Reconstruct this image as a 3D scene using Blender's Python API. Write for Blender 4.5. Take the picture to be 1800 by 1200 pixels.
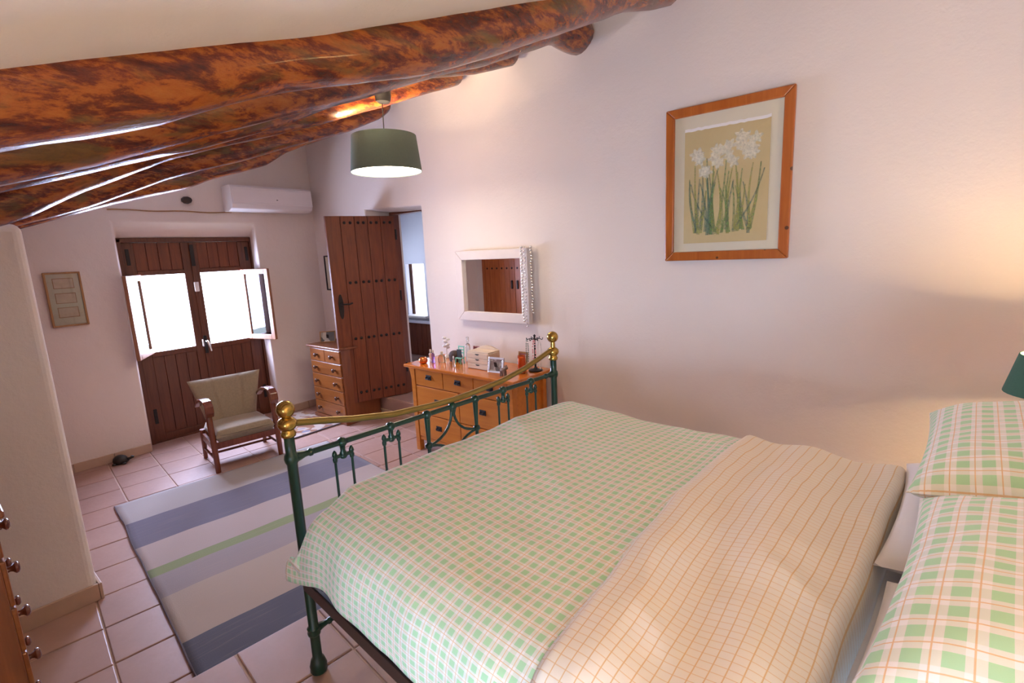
import bpy, math, random
from mathutils import Vector, Matrix, noise
import numpy as np
random.seed(7)
for o in list(bpy.data.objects): bpy.data.objects.remove(o)
S = 1.14                                   # working units -> metres
scene = bpy.context.scene
COL = scene.collection
# ------------------------------------------------------------------ camera
F_PX, PITCH, ROLL, YAW, H = 880.0, 10.19, 2.64, 50.2, 1.6
def cam_axes():
    y, p, r = (math.radians(a) for a in (YAW, PITCH, ROLL))
    f = Vector((math.sin(y)*math.cos(p), math.cos(y)*math.cos(p), -math.sin(p)))
    rt = Vector((math.cos(y), -math.sin(y), 0)); up = rt.cross(f)
    return math.cos(r)*rt - math.sin(r)*up, math.sin(r)*rt + math.cos(r)*up, f
ir, iu, fw = cam_axes()
cd = bpy.data.cameras.new('camera'); cam = bpy.data.objects.new('camera', cd); COL.objects.link(cam)
cd.sensor_width = 36.0; cd.lens = F_PX/1800*36.0; cd.clip_start = 0.05
cam.matrix_world = Matrix(((ir.x, iu.x, -fw.x, 0), (ir.y, iu.y, -fw.y, 0), (ir.z, iu.z, -fw.z, H*S), (0, 0, 0, 1)))
scene.camera = cam
# ------------------------------------------------------------------ world, daylight, exposure
w = bpy.data.worlds.new('world'); scene.world = w; w.use_nodes = True
bg = w.node_tree.nodes['Background']; bg.inputs[0].default_value = (.72, .86, 1, 1); bg.inputs[1].default_value = 5.0
def area(name, loc, rot, sx, sy, power, col):
    l = bpy.data.lights.new(name, 'AREA'); l.shape = 'RECTANGLE'; l.size = sx*S; l.size_y = sy*S; l.energy = power; l.color = col
    o = bpy.data.objects.new(name, l); COL.objects.link(o); o.location = Vector(loc)*S; o.rotation_euler = rot; return o
DAY = (.56, .63, 1.0)
area('daylight_back', (1.79, 5.62, 1.25), (math.radians(-80), 0, 0), 1.0, .8, 92, DAY)
area('added_daylight_eave', (-1.26, -.30, .86), (0, math.radians(-90), 0), .55, .62, 38, (.46, .70, 1.0))  # added cool light from the left, through an invented window out of view
area('added_daylight_hall', (4.0, 6.44, 1.5), (math.radians(-90), 0, 0), .6, .8, 11, (.62, .75, 1))  # added light for the hall, from an invented window out of view
WARM = (1.0, .65, .29)
v = scene.view_settings; v.view_transform = 'Standard'; v.look = 'None'; v.gamma = 1.0; v.exposure = 1.33; v.use_curve_mapping = False

# ------------------------------------------------------------------ helpers
class MB:
    def __init__(s): s.v = []; s.f = []; s.uv = {}
    def add(s, vs, fs, M=None):
        b = len(s.v)
        s.v += [tuple(M @ Vector(p)) if M else tuple(p) for p in vs]
        s.f += [tuple(b+i for i in f) for f in fs]; return s
    def box(s, x0, x1, y0, y1, z0, z1, M=None):
        vs = [(x, y, z) for z in (z0, z1) for y in (y0, y1) for x in (x0, x1)]
        return s.add(vs, [(0, 2, 3, 1), (4, 5, 7, 6), (0, 1, 5, 4), (2, 6, 7, 3), (0, 4, 6, 2), (1, 3, 7, 5)], M)
    def tube(s, pts, r, n=10, M=None, caps=True):
        pts = [Vector(p) for p in pts]; k = len(pts)
        rs = r if isinstance(r, (list, tuple)) else [r]*k
        t0 = (pts[1]-pts[0]).normalized(); a = Vector((0, 0, 1)) if abs(t0.z) < .9 else Vector((1, 0, 0))
        nrm = (a - t0*a.dot(t0)).normalized(); vs = []
        for i, p in enumerate(pts):
            t = (pts[min(i+1, k-1)]-pts[max(i-1, 0)]).normalized()
            nrm = (nrm - t*nrm.dot(t)).normalized(); bn = t.cross(nrm)
            for j in range(n):
                an = 2*math.pi*j/n; vs.append(p+(nrm*math.cos(an)+bn*math.sin(an))*rs[i])
        fs = [(i*n+j, i*n+(j+1) % n, (i+1)*n+(j+1) % n, (i+1)*n+j) for i in range(k-1) for j in range(n)]
        if caps: fs += [tuple(range(n-1, -1, -1)), tuple((k-1)*n+j for j in range(n))]
        return s.add(vs, fs, M)
    def lathe(s, prof, n=20, M=None, c=(0, 0, 0)):
        vs = []; k = len(prof)
        for r, z in prof:
            for j in range(n):
                a = 2*math.pi*j/n; vs.append((c[0]+r*math.cos(a), c[1]+r*math.sin(a), c[2]+z))
        fs = [(i*n+j, i*n+(j+1) % n, (i+1)*n+(j+1) % n, (i+1)*n+j) for i in range(k-1) for j in range(n)]
        fs += [tuple(range(n-1, -1, -1)), tuple((k-1)*n+j for j in range(n))]
        return s.add(vs, fs, M)
    def prism(s, poly, d, a, b, M=None):
        """poly: 2-D points; d: axis of extrusion ('x','y','z'); a,b: extents"""
        def P(p, h): return {'x': (h, p[0], p[1]), 'y': (p[0], h, p[1]), 'z': (p[0], p[1], h)}[d]
        n = len(poly); vs = [P(p, a) for p in poly]+[P(p, b) for p in poly]
        fs = [tuple(range(n)), tuple(range(2*n-1, n-1, -1))]+[(i, i+n, (i+1) % n+n, (i+1) % n) for i in range(n)]
        return s.add(vs, fs, M)
    def grid(s, fn, nu, nv, uvfn=None, M=None):
        b = len(s.v)
        vs = [fn(i/(nu-1), j/(nv-1)) for j in range(nv) for i in range(nu)]
        s.add(vs, [(j*nu+i, j*nu+i+1, (j+1)*nu+i+1, (j+1)*nu+i) for j in range(nv-1) for i in range(nu-1)], M)
        if uvfn:
            for j in range(nv):
                for i in range(nu): s.uv[b+j*nu+i] = uvfn(i/(nu-1), j/(nv-1))
        return s
    def sphere(s, c, r, n=14, m=9, M=None):
        rr = r if isinstance(r, (tuple, list)) else (r, r, r)
        vs = [(c[0]+rr[0]*math.sin(math.pi*i/m)*math.cos(2*math.pi*j/n), c[1]+rr[1]*math.sin(math.pi*i/m)*math.sin(2*math.pi*j/n), c[2]+rr[2]*math.cos(math.pi*i/m)) for i in range(1, m) for j in range(n)]
        vs += [(c[0], c[1], c[2]+rr[2]), (c[0], c[1], c[2]-rr[2])]; t, bt = len(vs)-2, len(vs)-1
        fs = [(i*n+j, (i+1)*n+j, (i+1)*n+(j+1) % n, i*n+(j+1) % n) for i in range(m-2) for j in range(n)]
        fs += [(t, j, (j+1) % n) for j in range(n)]+[(bt, (m-2)*n+(j+1) % n, (m-2)*n+j) for j in range(n)]
        return s.add(vs, fs, M)
    def mesh(s, name, smooth=0):
        import bmesh
        me = bpy.data.meshes.new(name); me.from_pydata(s.v, [], s.f)
        bm = bmesh.new(); bm.from_mesh(me); bmesh.ops.recalc_face_normals(bm, faces=bm.faces)
        if s.uv:
            L = bm.loops.layers.uv.new('UVMap'); bm.verts.ensure_lookup_table()
            for f in bm.faces:
                for l in f.loops: l[L].uv = s.uv.get(l.vert.index, (0, 0))
        bm.to_mesh(me); bm.free()
        if smooth:
            for p in me.polygons: p.use_smooth = True
            me.set_sharp_from_angle(angle=math.radians(smooth))
        me.update(); return me
    def build(s, name, mat, parent=None, smooth=0, bevel=0, loc=None, rz=0, sub=0, seg=2):
        return link(name, s.mesh(name, smooth), mat, parent, bevel, loc, rz, sub, seg)
def link(name, me, mat, parent=None, bevel=0, loc=None, rz=0, sub=0, seg=2):
    o = bpy.data.objects.new(name, me); COL.objects.link(o)
    if mat and not me.materials: me.materials.append(mat)
    if parent: o.parent = parent
    if loc is not None: o.location = loc
    o.rotation_euler.z = rz
    if bevel:
        m = o.modifiers.new('bevel', 'BEVEL'); m.width = bevel*S; m.segments = seg; m.limit_method = 'ANGLE'; m.angle_limit = .6
        if smooth_ok(me): pass
    if sub:
        m = o.modifiers.new('sub', 'SUBSURF'); m.levels = sub; m.render_levels = sub
    return o
def smooth_ok(me): return True
def tag(o, label, cat, group=None):
    o['label'] = label; o['category'] = cat
    if group: o['group'] = group
    return o
def thing(name, label, cat, loc=(0, 0, 0), rz=0, group=None):
    o = bpy.data.objects.new(name, None); COL.objects.link(o); o.location = loc; o.rotation_euler.z = rz; o.empty_display_size = .05
    return tag(o, label, cat, group)
def struct(o): o['kind'] = 'structure'; return o
def srootE(name, loc=(0, 0, 0), rz=0):
    o = bpy.data.objects.new(name, None); COL.objects.link(o); o.location = loc; o.rotation_euler.z = rz; o['kind'] = 'structure'; return o
def RZ(a, loc=(0, 0, 0)): return Matrix.Translation(Vector(loc)) @ Matrix.Rotation(a, 4, 'Z')
def RX(a, loc=(0, 0, 0)): return Matrix.Translation(Vector(loc)) @ Matrix.Rotation(a, 4, 'X')
def RY(a, loc=(0, 0, 0)): return Matrix.Translation(Vector(loc)) @ Matrix.Rotation(a, 4, 'Y')

# ------------------------------------------------------------------ materials
class N:
    def __init__(s, name):
        s.m = bpy.data.materials.new(name); s.m.use_nodes = True; s.t = s.m.node_tree
        s.b = s.t.nodes['Principled BSDF']
    def n(s, typ, **k):
        o = s.t.nodes.new(typ)
        for a, b in k.items(): setattr(o, a, b)
        return o
    def l(s, a, b): s.t.links.new(a, b); return s
    def val(s, sock, x):
        if hasattr(x, 'is_output'): s.t.links.new(x, sock)
        elif isinstance(x, (tuple, list)): sock.default_value = (*x, 1) if len(x) == 3 and sock.type == 'RGBA' else x
        else: sock.default_value = x
    def math(s, op, a, b=None, c=None):
        o = s.n('ShaderNodeMath', operation=op); s.val(o.inputs[0], a)
        if b is not None: s.val(o.inputs[1], b)
        if c is not None: s.val(o.inputs[2], c)
        return o.outputs[0]
    def mix(s, f, a, b, bt='MIX'):
        o = s.n('ShaderNodeMix', data_type='RGBA', blend_type=bt); s.val(o.inputs[0], f); s.val(o.inputs[6], a); s.val(o.inputs[7], b); return o.outputs[2]
    def coord(s, which='Object', scale=(1, 1, 1), rnd=False):
        c = s.n('ShaderNodeTexCoord'); m = s.n('ShaderNodeMapping'); s.l(c.outputs[which], m.inputs[0]); m.inputs['Scale'].default_value = scale
        if rnd:
            oi = s.n('ShaderNodeObjectInfo'); mm = s.math('MULTIPLY', oi.outputs['Random'], 37.0)
            cb = s.n('ShaderNodeCombineXYZ'); s.l(mm, cb.inputs[0]); s.l(mm, cb.inputs[1]); s.l(mm, cb.inputs[2]); s.l(cb.outputs[0], m.inputs['Location'])
        return m.outputs[0]
    def noise(s, vec, sc=5, det=4, rough=.55, dist=0):
        o = s.n('ShaderNodeTexNoise'); s.l(vec, o.inputs['Vector']); o.inputs['Scale'].default_value = sc; o.inputs['Detail'].default_value = det; o.inputs['Roughness'].default_value = rough; o.inputs['Distortion'].default_value = dist
        return o.outputs['Fac']
    def ramp(s, f, stops, interp='LINEAR'):
        o = s.n('ShaderNodeValToRGB'); s.l(f, o.inputs[0]); cr = o.color_ramp; cr.interpolation = interp
        while len(cr.elements) < len(stops): cr.elements.new(.5)
        for e, (p, c) in zip(cr.elements, stops): e.position = p; e.color = (*c, 1) if len(c) == 3 else c
        return o.outputs[0]
    def bump(s, h, strength=.2, dist=.01):
        o = s.n('ShaderNodeBump'); o.inputs['Strength'].default_value = strength; o.inputs['Distance'].default_value = dist; s.l(h, o.inputs['Height']); s.l(o.outputs[0], s.b.inputs['Normal']); return s
    def set(s, **k):
        for a, b in k.items(): s.val(s.b.inputs[{'color': 'Base Color', 'rough': 'Roughness', 'metal': 'Metallic', 'spec': 'Specular IOR Level', 'coat': 'Coat Weight', 'coatr': 'Coat Roughness', 'sheen': 'Sheen Weight', 'emit': 'Emission Color', 'emits': 'Emission Strength', 'trans': 'Transmission Weight', 'sss': 'Subsurface Weight'}[a]], b)
        return s
def plain(name, c, rough=.5, var=.08, sc=20, bump=0, **k):
    x = N(name); vec = x.coord(); f = x.noise(vec, sc, 3)
    x.set(color=x.mix(f, tuple(max(0, i*(1-var)) for i in c), tuple(min(1, i*(1+var)) for i in c)), rough=rough, **k)
    if bump: x.bump(f, bump, .004)
    return x.m
def plaster(name, c, var=.05):
    x = N(name); vec = x.coord(); a = x.noise(vec, 1.6, 4); b = x.noise(vec, 9, 5, .6); d = x.noise(vec, 90, 2)
    x.set(color=x.mix(a, tuple(i*(1-var) for i in c), c), rough=.85, spec=.2)
    h = x.math('ADD', x.math('MULTIPLY', b, 1.0), x.math('MULTIPLY', d, .12)); x.bump(h, .25, .02); return x.m
def wood(name, dark, light, rough=.35, axis='z', sc=3.0, coat=0., knots=False, rnd=True, streak=14):
    x = N(name); st = {'x': (1, streak, streak), 'y': (streak, 1, streak), 'z': (streak, streak, 1)}[axis]
    vec = x.coord('Object', st, rnd); f = x.noise(vec, sc, 5, .6, .6); g = x.noise(x.coord('Object', (1, 1, 1), rnd), 2.5, 2)
    col = x.ramp(f, [(.3, dark), (.7, light)])
    col = x.mix(x.math('MULTIPLY', g, .35), col, tuple(i*.6 for i in dark))
    if knots:
        vr = x.n('ShaderNodeTexVoronoi'); vr.inputs['Scale'].default_value = 9; x.l(x.coord('Object', (1, 1, 1), True), vr.inputs['Vector'])
        kf = x.math('LESS_THAN', vr.outputs['Distance'], .10); col = x.mix(kf, col, (.10, .03, .01))
    x.set(color=col, rough=rough, coat=coat, coatr=.12); x.bump(f, .12, .003); return x.m
M = {}
M['plaster'] = plaster('plaster_white', (.80, .705, .65))
M['plaster_c'] = plaster('plaster_ceiling', (.80, .765, .73))
M['plaster_p'] = plaster('plaster_pillar', (.78, .70, .65))
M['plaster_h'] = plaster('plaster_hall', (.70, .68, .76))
x = N('terracotta_tile'); oi = x.n('ShaderNodeObjectInfo'); vec = x.coord('Object', (1, 1, 1), True)
f = x.noise(vec, 7, 5, .65); g = x.noise(vec, 40, 3)
c = x.mix(f, (.35, .21, .17), (.47, .30, .25)); c = x.mix(x.math('MULTIPLY', oi.outputs['Random'], .4), c, (.41, .235, .175))
x.set(color=c, rough=x.math('ADD', .32, x.math('MULTIPLY', g, .25)), spec=.45); x.bump(x.math('ADD', f, x.math('MULTIPLY', g, .3)), .18, .006); M['tile'] = x.m
M['skirt'] = plain('skirting_clay', (.52, .36, .26), .5, .15, 9, .15)
M['grout'] = plain('grout', (.58, .42, .33), .9, .15, 30)
# varnished, mottled beam
x = N('beam_varnish'); vec = x.coord('Object', (1.0, 3.2, 3.2), True)
f = x.noise(vec, 6.0, 7, .72, .3); g = x.noise(vec, 2.6, 4, .6, .8); d = x.noise(x.coord('Object', (2, 14, 14), True), 3, 5, .7)
c = x.ramp(f, [(.36, (.06, .010, .004)), (.47, (.15, .026, .006)), (.54, (.33, .085, .010)), (.72, (.42, .145, .020))])
c = x.mix(x.ramp(g, [(.54, (0, 0, 0)), (.66, (.8, .8, .8))]), c, (.13, .075, .018))
c = x.mix(x.ramp(d, [(.60, (0, 0, 0)), (.72, (.5, .5, .5))]), c, (.05, .012, .006))
x.set(color=c, rough=.24, spec=.45, coat=.25, coatr=.12); x.bump(x.math('ADD', d, x.math('MULTIPLY', f, .6)), .35, .012); M['beam'] = x.m
M['darkwood'] = wood('dark_door_wood', (.085, .022, .009), (.17, .05, .02), .42, 'z', 3)
M['doorwood'] = wood('brown_door_wood', (.125, .026, .008), (.235, .058, .016), .42, 'z', 3)
M['cupwood'] = wood('cupboard_wood', (.36, .09, .022), (.55, .17, .045), .4, 'z', 3)
M['casewood'] = wood('casement_wood', (.30, .13, .065), (.44, .22, .12), .4, 'z', 3)
M['pine'] = wood('honey_pine', (.21, .060, .011), (.33, .108, .022), .32, 'y', 2.2, .2)
M['pine_side'] = wood('dark_pine', (.17, .048, .015), (.27, .085, .026), .35, 'z', 2.2, .2)
M['oak'] = wood('orange_oak', (.56, .165, .015), (.70, .25, .030), .28, 'y', 1.6, .25)
M['oak_top'] = wood('orange_oak_top', (.58, .155, .018), (.70, .225, .030), .18, 'y', 1.6, .5)
M['pineframe'] = wood('knotty_pine_frame', (.40, .095, .012), (.54, .155, .024), .3, 'z', 2.0, .3, True)
M['mahog'] = wood('mahogany', (.13, .030, .012), (.24, .06, .022), .25, 'z', 3, .3)
M['palewood'] = wood('pale_wood', (.66, .50, .36), (.78, .63, .48), .5, 'y', 2)
M['thinframe'] = wood('light_brown_frame', (.34, .16, .05), (.48, .25, .09), .35, 'z', 3)
M['knob'] = plain('red_brown_knob', (.16, .04, .018), .2, .2, 20, coat=.4)
M['dknob'] = plain('dark_knob', (.10, .035, .014), .3, .2, 20)
M['iron'] = plain('black_iron', (.022, .018, .017), .45, .3, 30, metal=.5)
M['brass'] = plain('aged_brass', (.50, .33, .085), .24, .25, 14, metal=1.0)
M['brassrail'] = plain('dull_brass', (.30, .215, .06), .34, .3, 10, metal=.85)
M['green'] = plain('dark_green_enamel', (.006, .036, .021), .28, .3, 14, spec=.45, coat=.15)
M['railbrown'] = plain('brown_steel', (.035, .020, .016), .45, .2, 10)
M['slat'] = plain('dark_slat', (.018, .020, .034), .4, .3, 10)
M['black'] = plain('black_matt', (.012, .012, .012), .5, .2, 20)
M['white'] = plain('white_paint', (.80, .76, .74), .5, .03, 9)
M['acwhite'] = plain('white_plastic', (.82, .76, .76), .35, .02, 5)
M['cream'] = plain('cream_board', (.66, .60, .46), .7, .03, 7)
M['chrome'] = plain('silver_metal', (.75, .75, .77), .15, .05, 9, metal=1.0)
M['whitecloth'] = plain('white_cotton', (.84, .80, .79), .9, .03, 30, .1, sheen=.2)
M['olive'] = plain('olive_upholstery', (.30, .235, .15), .9, .22, 60, .3, sheen=.3)
M['shade'] = plain('green_fabric_shade', (.125, .165, .135), .9, .07, 70, .15)
M['shade_b'] = plain('dark_green_fabric_shade', (.05, .14, .095), .85, .07, 70, .15)
M['mirror'] = N('mirror_glass').set(color=(.92, .92, .92), metal=1.0, rough=.015).m
x = N('window_glass'); nt = x.t; tr = x.n('ShaderNodeBsdfTransparent'); gl = x.n('ShaderNodeBsdfGlossy'); gl.inputs['Roughness'].default_value = .02
fr = x.n('ShaderNodeFresnel'); fr.inputs[0].default_value = 1.5; ms = x.n('ShaderNodeMixShader'); x.l(fr.outputs[0], ms.inputs[0]); x.l(tr.outputs[0], ms.inputs[1]); x.l(gl.outputs[0], ms.inputs[2]); x.l(ms.outputs[0], nt.nodes['Material Output'].inputs[0]); M['glass'] = x.m
def tinted(name, c, rough=.05):
    x = N(name); x.set(color=c, rough=rough, trans=.85); return x.m
M['clear'] = tinted('clear_glass', (.9, .92, .92)); M['violet'] = tinted('violet_glass', (.35, .2, .6)); M['amber'] = tinted('amber_glass', (.8, .6, .35))
def emit(name, c, s):
    x = N(name); x.set(color=c, emit=c, emits=s, rough=.6); return x.m
x = N('frosted_glass'); nt = x.t; tl_ = x.n('ShaderNodeBsdfTranslucent'); tl_.inputs[0].default_value = (.85, .82, .86, 1); df = x.n('ShaderNodeBsdfDiffuse'); df.inputs[0].default_value = (.8, .76, .8, 1); ms = x.n('ShaderNodeMixShader'); ms.inputs[0].default_value = .4; x.l(tl_.outputs[0], ms.inputs[1]); x.l(df.outputs[0], ms.inputs[2]); x.l(ms.outputs[0], nt.nodes['Material Output'].inputs[0]); M['frosted'] = x.m
M['bulb'] = emit('bulb_glow', (1, .80, .52), 14.0)
M['diffuser'] = emit('diffuser_glow', (1, .85, .66), 9.0)
# checked cloths (UV in metres)
def stripe(x, c, p, lo, hi):
    f = x.math('FRACT', x.math('DIVIDE', c, p)); return x.math('MULTIPLY', x.math('GREATER_THAN', f, lo), x.math('LESS_THAN', f, hi))
def check(name, p, line=.055):
    x = N(name); uv = x.n('ShaderNodeTexCoord'); sp = x.n('ShaderNodeSeparateXYZ'); x.l(uv.outputs['UV'], sp.inputs[0])
    a, b = stripe(x, sp.outputs[0], p, .05, .57), stripe(x, sp.outputs[1], p, .05, .57)
    la, lb = stripe(x, sp.outputs[0], p, .84-line/2, .84+line/2), stripe(x, sp.outputs[1], p, .84-line/2, .84+line/2)
    col = x.mix(x.math('MULTIPLY', x.math('ADD', a, b), .70), (.92, .90, .88), (.76, .79, .67))
    col = x.mix(x.math('MULTIPLY', a, b), col, (.47, .75, .47))
    col = x.mix(x.math('MULTIPLY', x.math('MAXIMUM', la, lb), .72), col, (.80, .47, .17))
    x.set(color=col, rough=.92, sheen=.15, spec=.2); x.bump(x.noise(x.coord('UV'), 420, 2), .08, .001); return x.m
M['check'] = check('green_check_duvet', .034); M['check_p'] = check('green_check_pillow', .046, .05)
x = N('cream_grid_cloth'); uv = x.n('ShaderNodeTexCoord'); sp = x.n('ShaderNodeSeparateXYZ'); x.l(uv.outputs['UV'], sp.inputs[0])
la, lb = stripe(x, sp.outputs[0], .019, .45, .55), stripe(x, sp.outputs[1], .029, .455, .545)
x.set(color=x.mix(x.math('MAXIMUM', x.math('MULTIPLY', la, .55), x.math('MULTIPLY', lb, .75)), (.90, .82, .72), (.76, .46, .16)), rough=.92, sheen=.15, spec=.2); M['gridcloth'] = x.m
x = N('striped_kilim'); uv = x.n('ShaderNodeTexCoord'); sp = x.n('ShaderNodeSeparateXYZ'); x.l(uv.outputs['UV'], sp.inputs[0])
vec = x.coord('UV', (2.0, 60, 1)); nz = x.noise(vec, 3, 4, .6); wv = x.math('ADD', sp.outputs[1], x.math('MULTIPLY', x.math('SUBTRACT', nz, .5), .006))
LG, BL, LT, GR, LV, BE, DB = (.38, .35, .34), (.145, .135, .18), (.41, .335, .315), (.23, .27, .13), (.30, .255, .265), (.40, .32, .27), (.10, .10, .13)
def vv(a): return (4.212-a)/2.212
c = x.ramp(wv, [(0, LG), (vv(3.836), BL), (vv(3.443), LT), (vv(3.134), GR), (vv(3.04), LV), (vv(2.806), BE), (vv(2.382), DB)], 'CONSTANT')
c = x.mix(x.math('MULTIPLY', x.ramp(nz, [(.55, (0, 0, 0)), (.75, (1, 1, 1))]), .25), c, (.45, .34, .27))
x.set(color=c, rough=.95, sheen=.2, spec=.1); x.bump(x.noise(x.coord('UV', (160, 160, 1)), 3, 2), .3, .003); M['kilim'] = x.m
x = N('floral_rug'); vr = x.n('ShaderNodeTexVoronoi'); x.l(x.coord(), vr.inputs['Vector']); vr.inputs['Scale'].default_value = 15
sc = x.n('ShaderNodeSeparateColor'); x.l(vr.outputs['Color'], sc.inputs[0])
x.set(color=x.ramp(sc.outputs[0], [(0, (.46, .37, .31)), (.30, (.25, .10, .045)), (.62, (.50, .40, .34)), (.76, (.36, .075, .06)), (.85, (.20, .18, .25)), (.92, (.36, .19, .09))], 'CONSTANT'), rough=.95, sheen=.2); M['floral'] = x.m
M['shell'] = plain('turtle_shell', (.02, .018, .016), .4, .4, 40, .4)
# ------------------------------------------------------------------ setting: measures
XW, YB, YD, XP, YP, XL, YH, HS = 2.97, 5.2, 5.41, .377, 3.045, -1.1, -.75, .25
TA = math.radians(5.4)                                       # tile grid and bed are turned from the walls
def ceil_z(x): return 1.845+.380*x
def tw(u, v): return (u*math.cos(TA)+v*math.sin(TA), -u*math.sin(TA)+v*math.cos(TA))
def clip(poly, a, b, c):                                     # keep a*x+b*y<=c
    out = []
    for i in range(len(poly)):
        p, q = poly[i], poly[(i+1) % len(poly)]; dp, dq = a*p[0]+b*p[1]-c, a*q[0]+b*q[1]-c
        if dp <= 0: out.append(p)
        if (dp < 0) != (dq < 0) and abs(dp-dq) > 1e-9:
            t = dp/(dp-dq); out.append((p[0]+t*(q[0]-p[0]), p[1]+t*(q[1]-p[1])))
    return out
def parea(p): return abs(sum(p[i][0]*p[(i+1) % len(p)][1]-p[(i+1) % len(p)][0]*p[i][1] for i in range(len(p))))/2
PITCHT = .296
floor = struct(MB().box(XL-.1, 3.2, .9, 5.75, -.12, -.006).build('floor', M['grout']))
VE = 1.825
pe = [tw(-1.6, VE), tw(3.6, VE)]
ppoly = [(XL-.1, YH-.1), (XW+.05, YH-.1)]
def edge_at(xv): t = (xv-pe[0][0])/(pe[1][0]-pe[0][0]); return pe[0][1]+t*(pe[1][1]-pe[0][1])
ppoly += [(XW+.05, edge_at(XW+.05)), (XL-.1, edge_at(XL-.1))]
plat = struct(MB().prism(ppoly, 'z', -.1, HS-.006).build('floor_platform', M['grout']))
h = PITCHT/2-.0035
tile_me = MB().box(-h, h, -h, h, -.012, 0).mesh('floor_tile')
def tiles(parent, z, vmin, vmax, rects, v0):
    for iu_ in range(-8, 14):
        for iv in range(-16, 16):
            cu, cv = .07+PITCHT*(iu_+.5), v0+PITCHT*(iv+.5)
            if cv+h < vmin or cv-h > vmax: continue
            sq = [tw(cu+a, cv+b) for a, b in ((-h, max(-h, vmin-cv)), (h, max(-h, vmin-cv)), (h, min(h, vmax-cv)), (-h, min(h, vmax-cv)))]
            full = vmin <= cv-h and cv+h <= vmax
            xs, ys = [p[0] for p in sq], [p[1] for p in sq]; pieces = []
            for (x0, x1, y0, y1) in rects:
                if min(xs) >= x0 and max(xs) <= x1 and min(ys) >= y0 and max(ys) <= y1: pieces = [sq]; ok = full; break
                q = clip(clip(clip(clip(sq, -1, 0, -x0), 1, 0, x1), 0, -1, -y0), 0, 1, y1)
                if len(q) > 2 and parea(q) > 2e-4: pieces.append(q)
                ok = False
            for q in pieces:
                dz = random.uniform(-.0012, .0012)
                if ok:
                    cx, cy = tw(cu, cv); o = link('floor_tile', tile_me, M['tile'], parent, .004, (cx, cy, z+dz), -TA)
                    o.rotation_euler.x = random.uniform(-.003, .003)
                else:
                    cx, cy = sum(p[0] for p in q)/len(q), sum(p[1] for p in q)/len(q)
                    MB().prism([(p[0]-cx, p[1]-cy) for p in q], 'z', -.012, 0).build('floor_tile', M['tile'], parent, 0, .004, (cx, cy, z+dz))
tiles(floor, 0, VE+.03, 9, [(XP, XW, 1.5, YD-.02), (XL, XW, 1.5, YP)], 2.19)
tiles(plat, HS, -9, VE, [(XL, XW, YH, 2.5)], VE)
# ceiling slab with hand-laid plaster
def cfn(a, b):
    X, Y = XL-.4+a*4.8, YH-.4+b*6.8
    return (X, Y, ceil_z(X)+.012*noise.noise((X*1.5, Y*1.5, 3))+.006*noise.noise((X*5, Y*5, 9)))
cb = MB().grid(cfn, 70, 90); cb.grid(lambda a, b: (XL-.4+a*4.8, YH-.4+b*6.8, ceil_z(XL-.4+a*4.8)+.2), 2, 2)
struct(cb.build('ceiling', M['plaster_c'], smooth=60))
def wob(me, amp=.006):
    for vtx in me.vertices: pass
# back wall with a splayed door reveal
def splay(front, back, d, fpos, bpos, name, mat):
    mb = MB(); n = len(front)
    P = (lambda p, q: (p[0], q, p[1])) if d == 'y' else (lambda p, q: (q, p[0], p[1]))
    vs = [P(p, fpos) for p in front]+[P(p, bpos) for p in back]
    mb.add(vs, [tuple(range(n)), tuple(range(2*n-1, n-1, -1))]+[(i, i+n, (i+1) % n+n, (i+1) % n) for i in range(n)])
    return struct(mb.build(name, mat, bevel=.012, seg=3))
tb = lambda xx: ceil_z(xx)+.06
splay([(XP-.3, -.1), (1.182, -.1), (1.184, 1.995), (2.325, 1.990), (2.345, -.1), (3.6, -.1), (3.6, tb(3.6)), (XP-.3, tb(XP-.3))],
      [(XP-.3, -.1), (1.235, -.1), (1.242, 1.852), (2.352, 1.850), (2.362, -.1), (3.6, -.1), (3.6, tb(3.6)), (XP-.3, tb(XP-.3))], 'y', YB, YD, 'wall_back', M['plaster'])
# right wall with the doorway (splayed towards the room)
STEP = .19; tz = ceil_z(XW)+.1
splay([(YH-.3, -.1), (3.435, -.1), (3.432, 2.022), (4.25, 2.062), (4.30, STEP), (4.30, -.1), (YB+.02, -.1), (YB+.02, tz), (YH-.3, tz)],
      [(YH-.3, -.1), (3.435, -.1), (3.432, 2.00), (4.14, 2.015), (4.14, STEP), (4.14, -.1), (YB+.02, -.1), (YB+.02, tz), (YH-.3, tz)], 'x', XW, XW+.34, 'wall_right', M['plaster'])
struct(MB().box(XW+.002, 4.9, 3.2, 6.4, -.1, STEP).build('floor_hall', M['tile'], bevel=.01))
struct(MB().box(XL-.2, XP, YP, YB+.25, -.1, 1.815).build('wall_left', M['plaster_p'], bevel=.035, seg=4))
mb = MB()
for (a, b, c_, d_) in ((YH-.2, -.65, -.1, 1.75), (.05, YP+.02, -.1, 1.75), (-.65, .05, -.1, .56), (-.65, .05, 1.16, 1.75)): mb.box(XL-.2, XL, a, b, c_, d_)
struct(mb.build('wall_eave', M['plaster']))
# wall behind the bed head
struct(MB().prism([(XL-.2, -.1), (3.4, -.1), (3.4, tb(3.4)), (XL-.2, tb(XL-.2))], 'y', YH-.18, YH).build('wall_front', M['plaster']))
wn = srootE('added_window_1', (XL-.1, -.30, .86)); mb = MB()  # unseen window, invented to let in the cool light on the bed side
for a in (-1, 1): mb.box(-.03, .03, a*.325-.025, a*.325+.025, -.30, .30); mb.box(-.03, .03, -.325, .325, a*.275-.025, a*.275+.025)
mb.box(-.025, .025, -.015, .015, -.27, .27); mb.build('window_frame', M['casewood'], wn, bevel=.004)
MB().box(-.003, .003, -.31, .31, -.26, .26).build('pane', M['glass'], wn)
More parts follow.
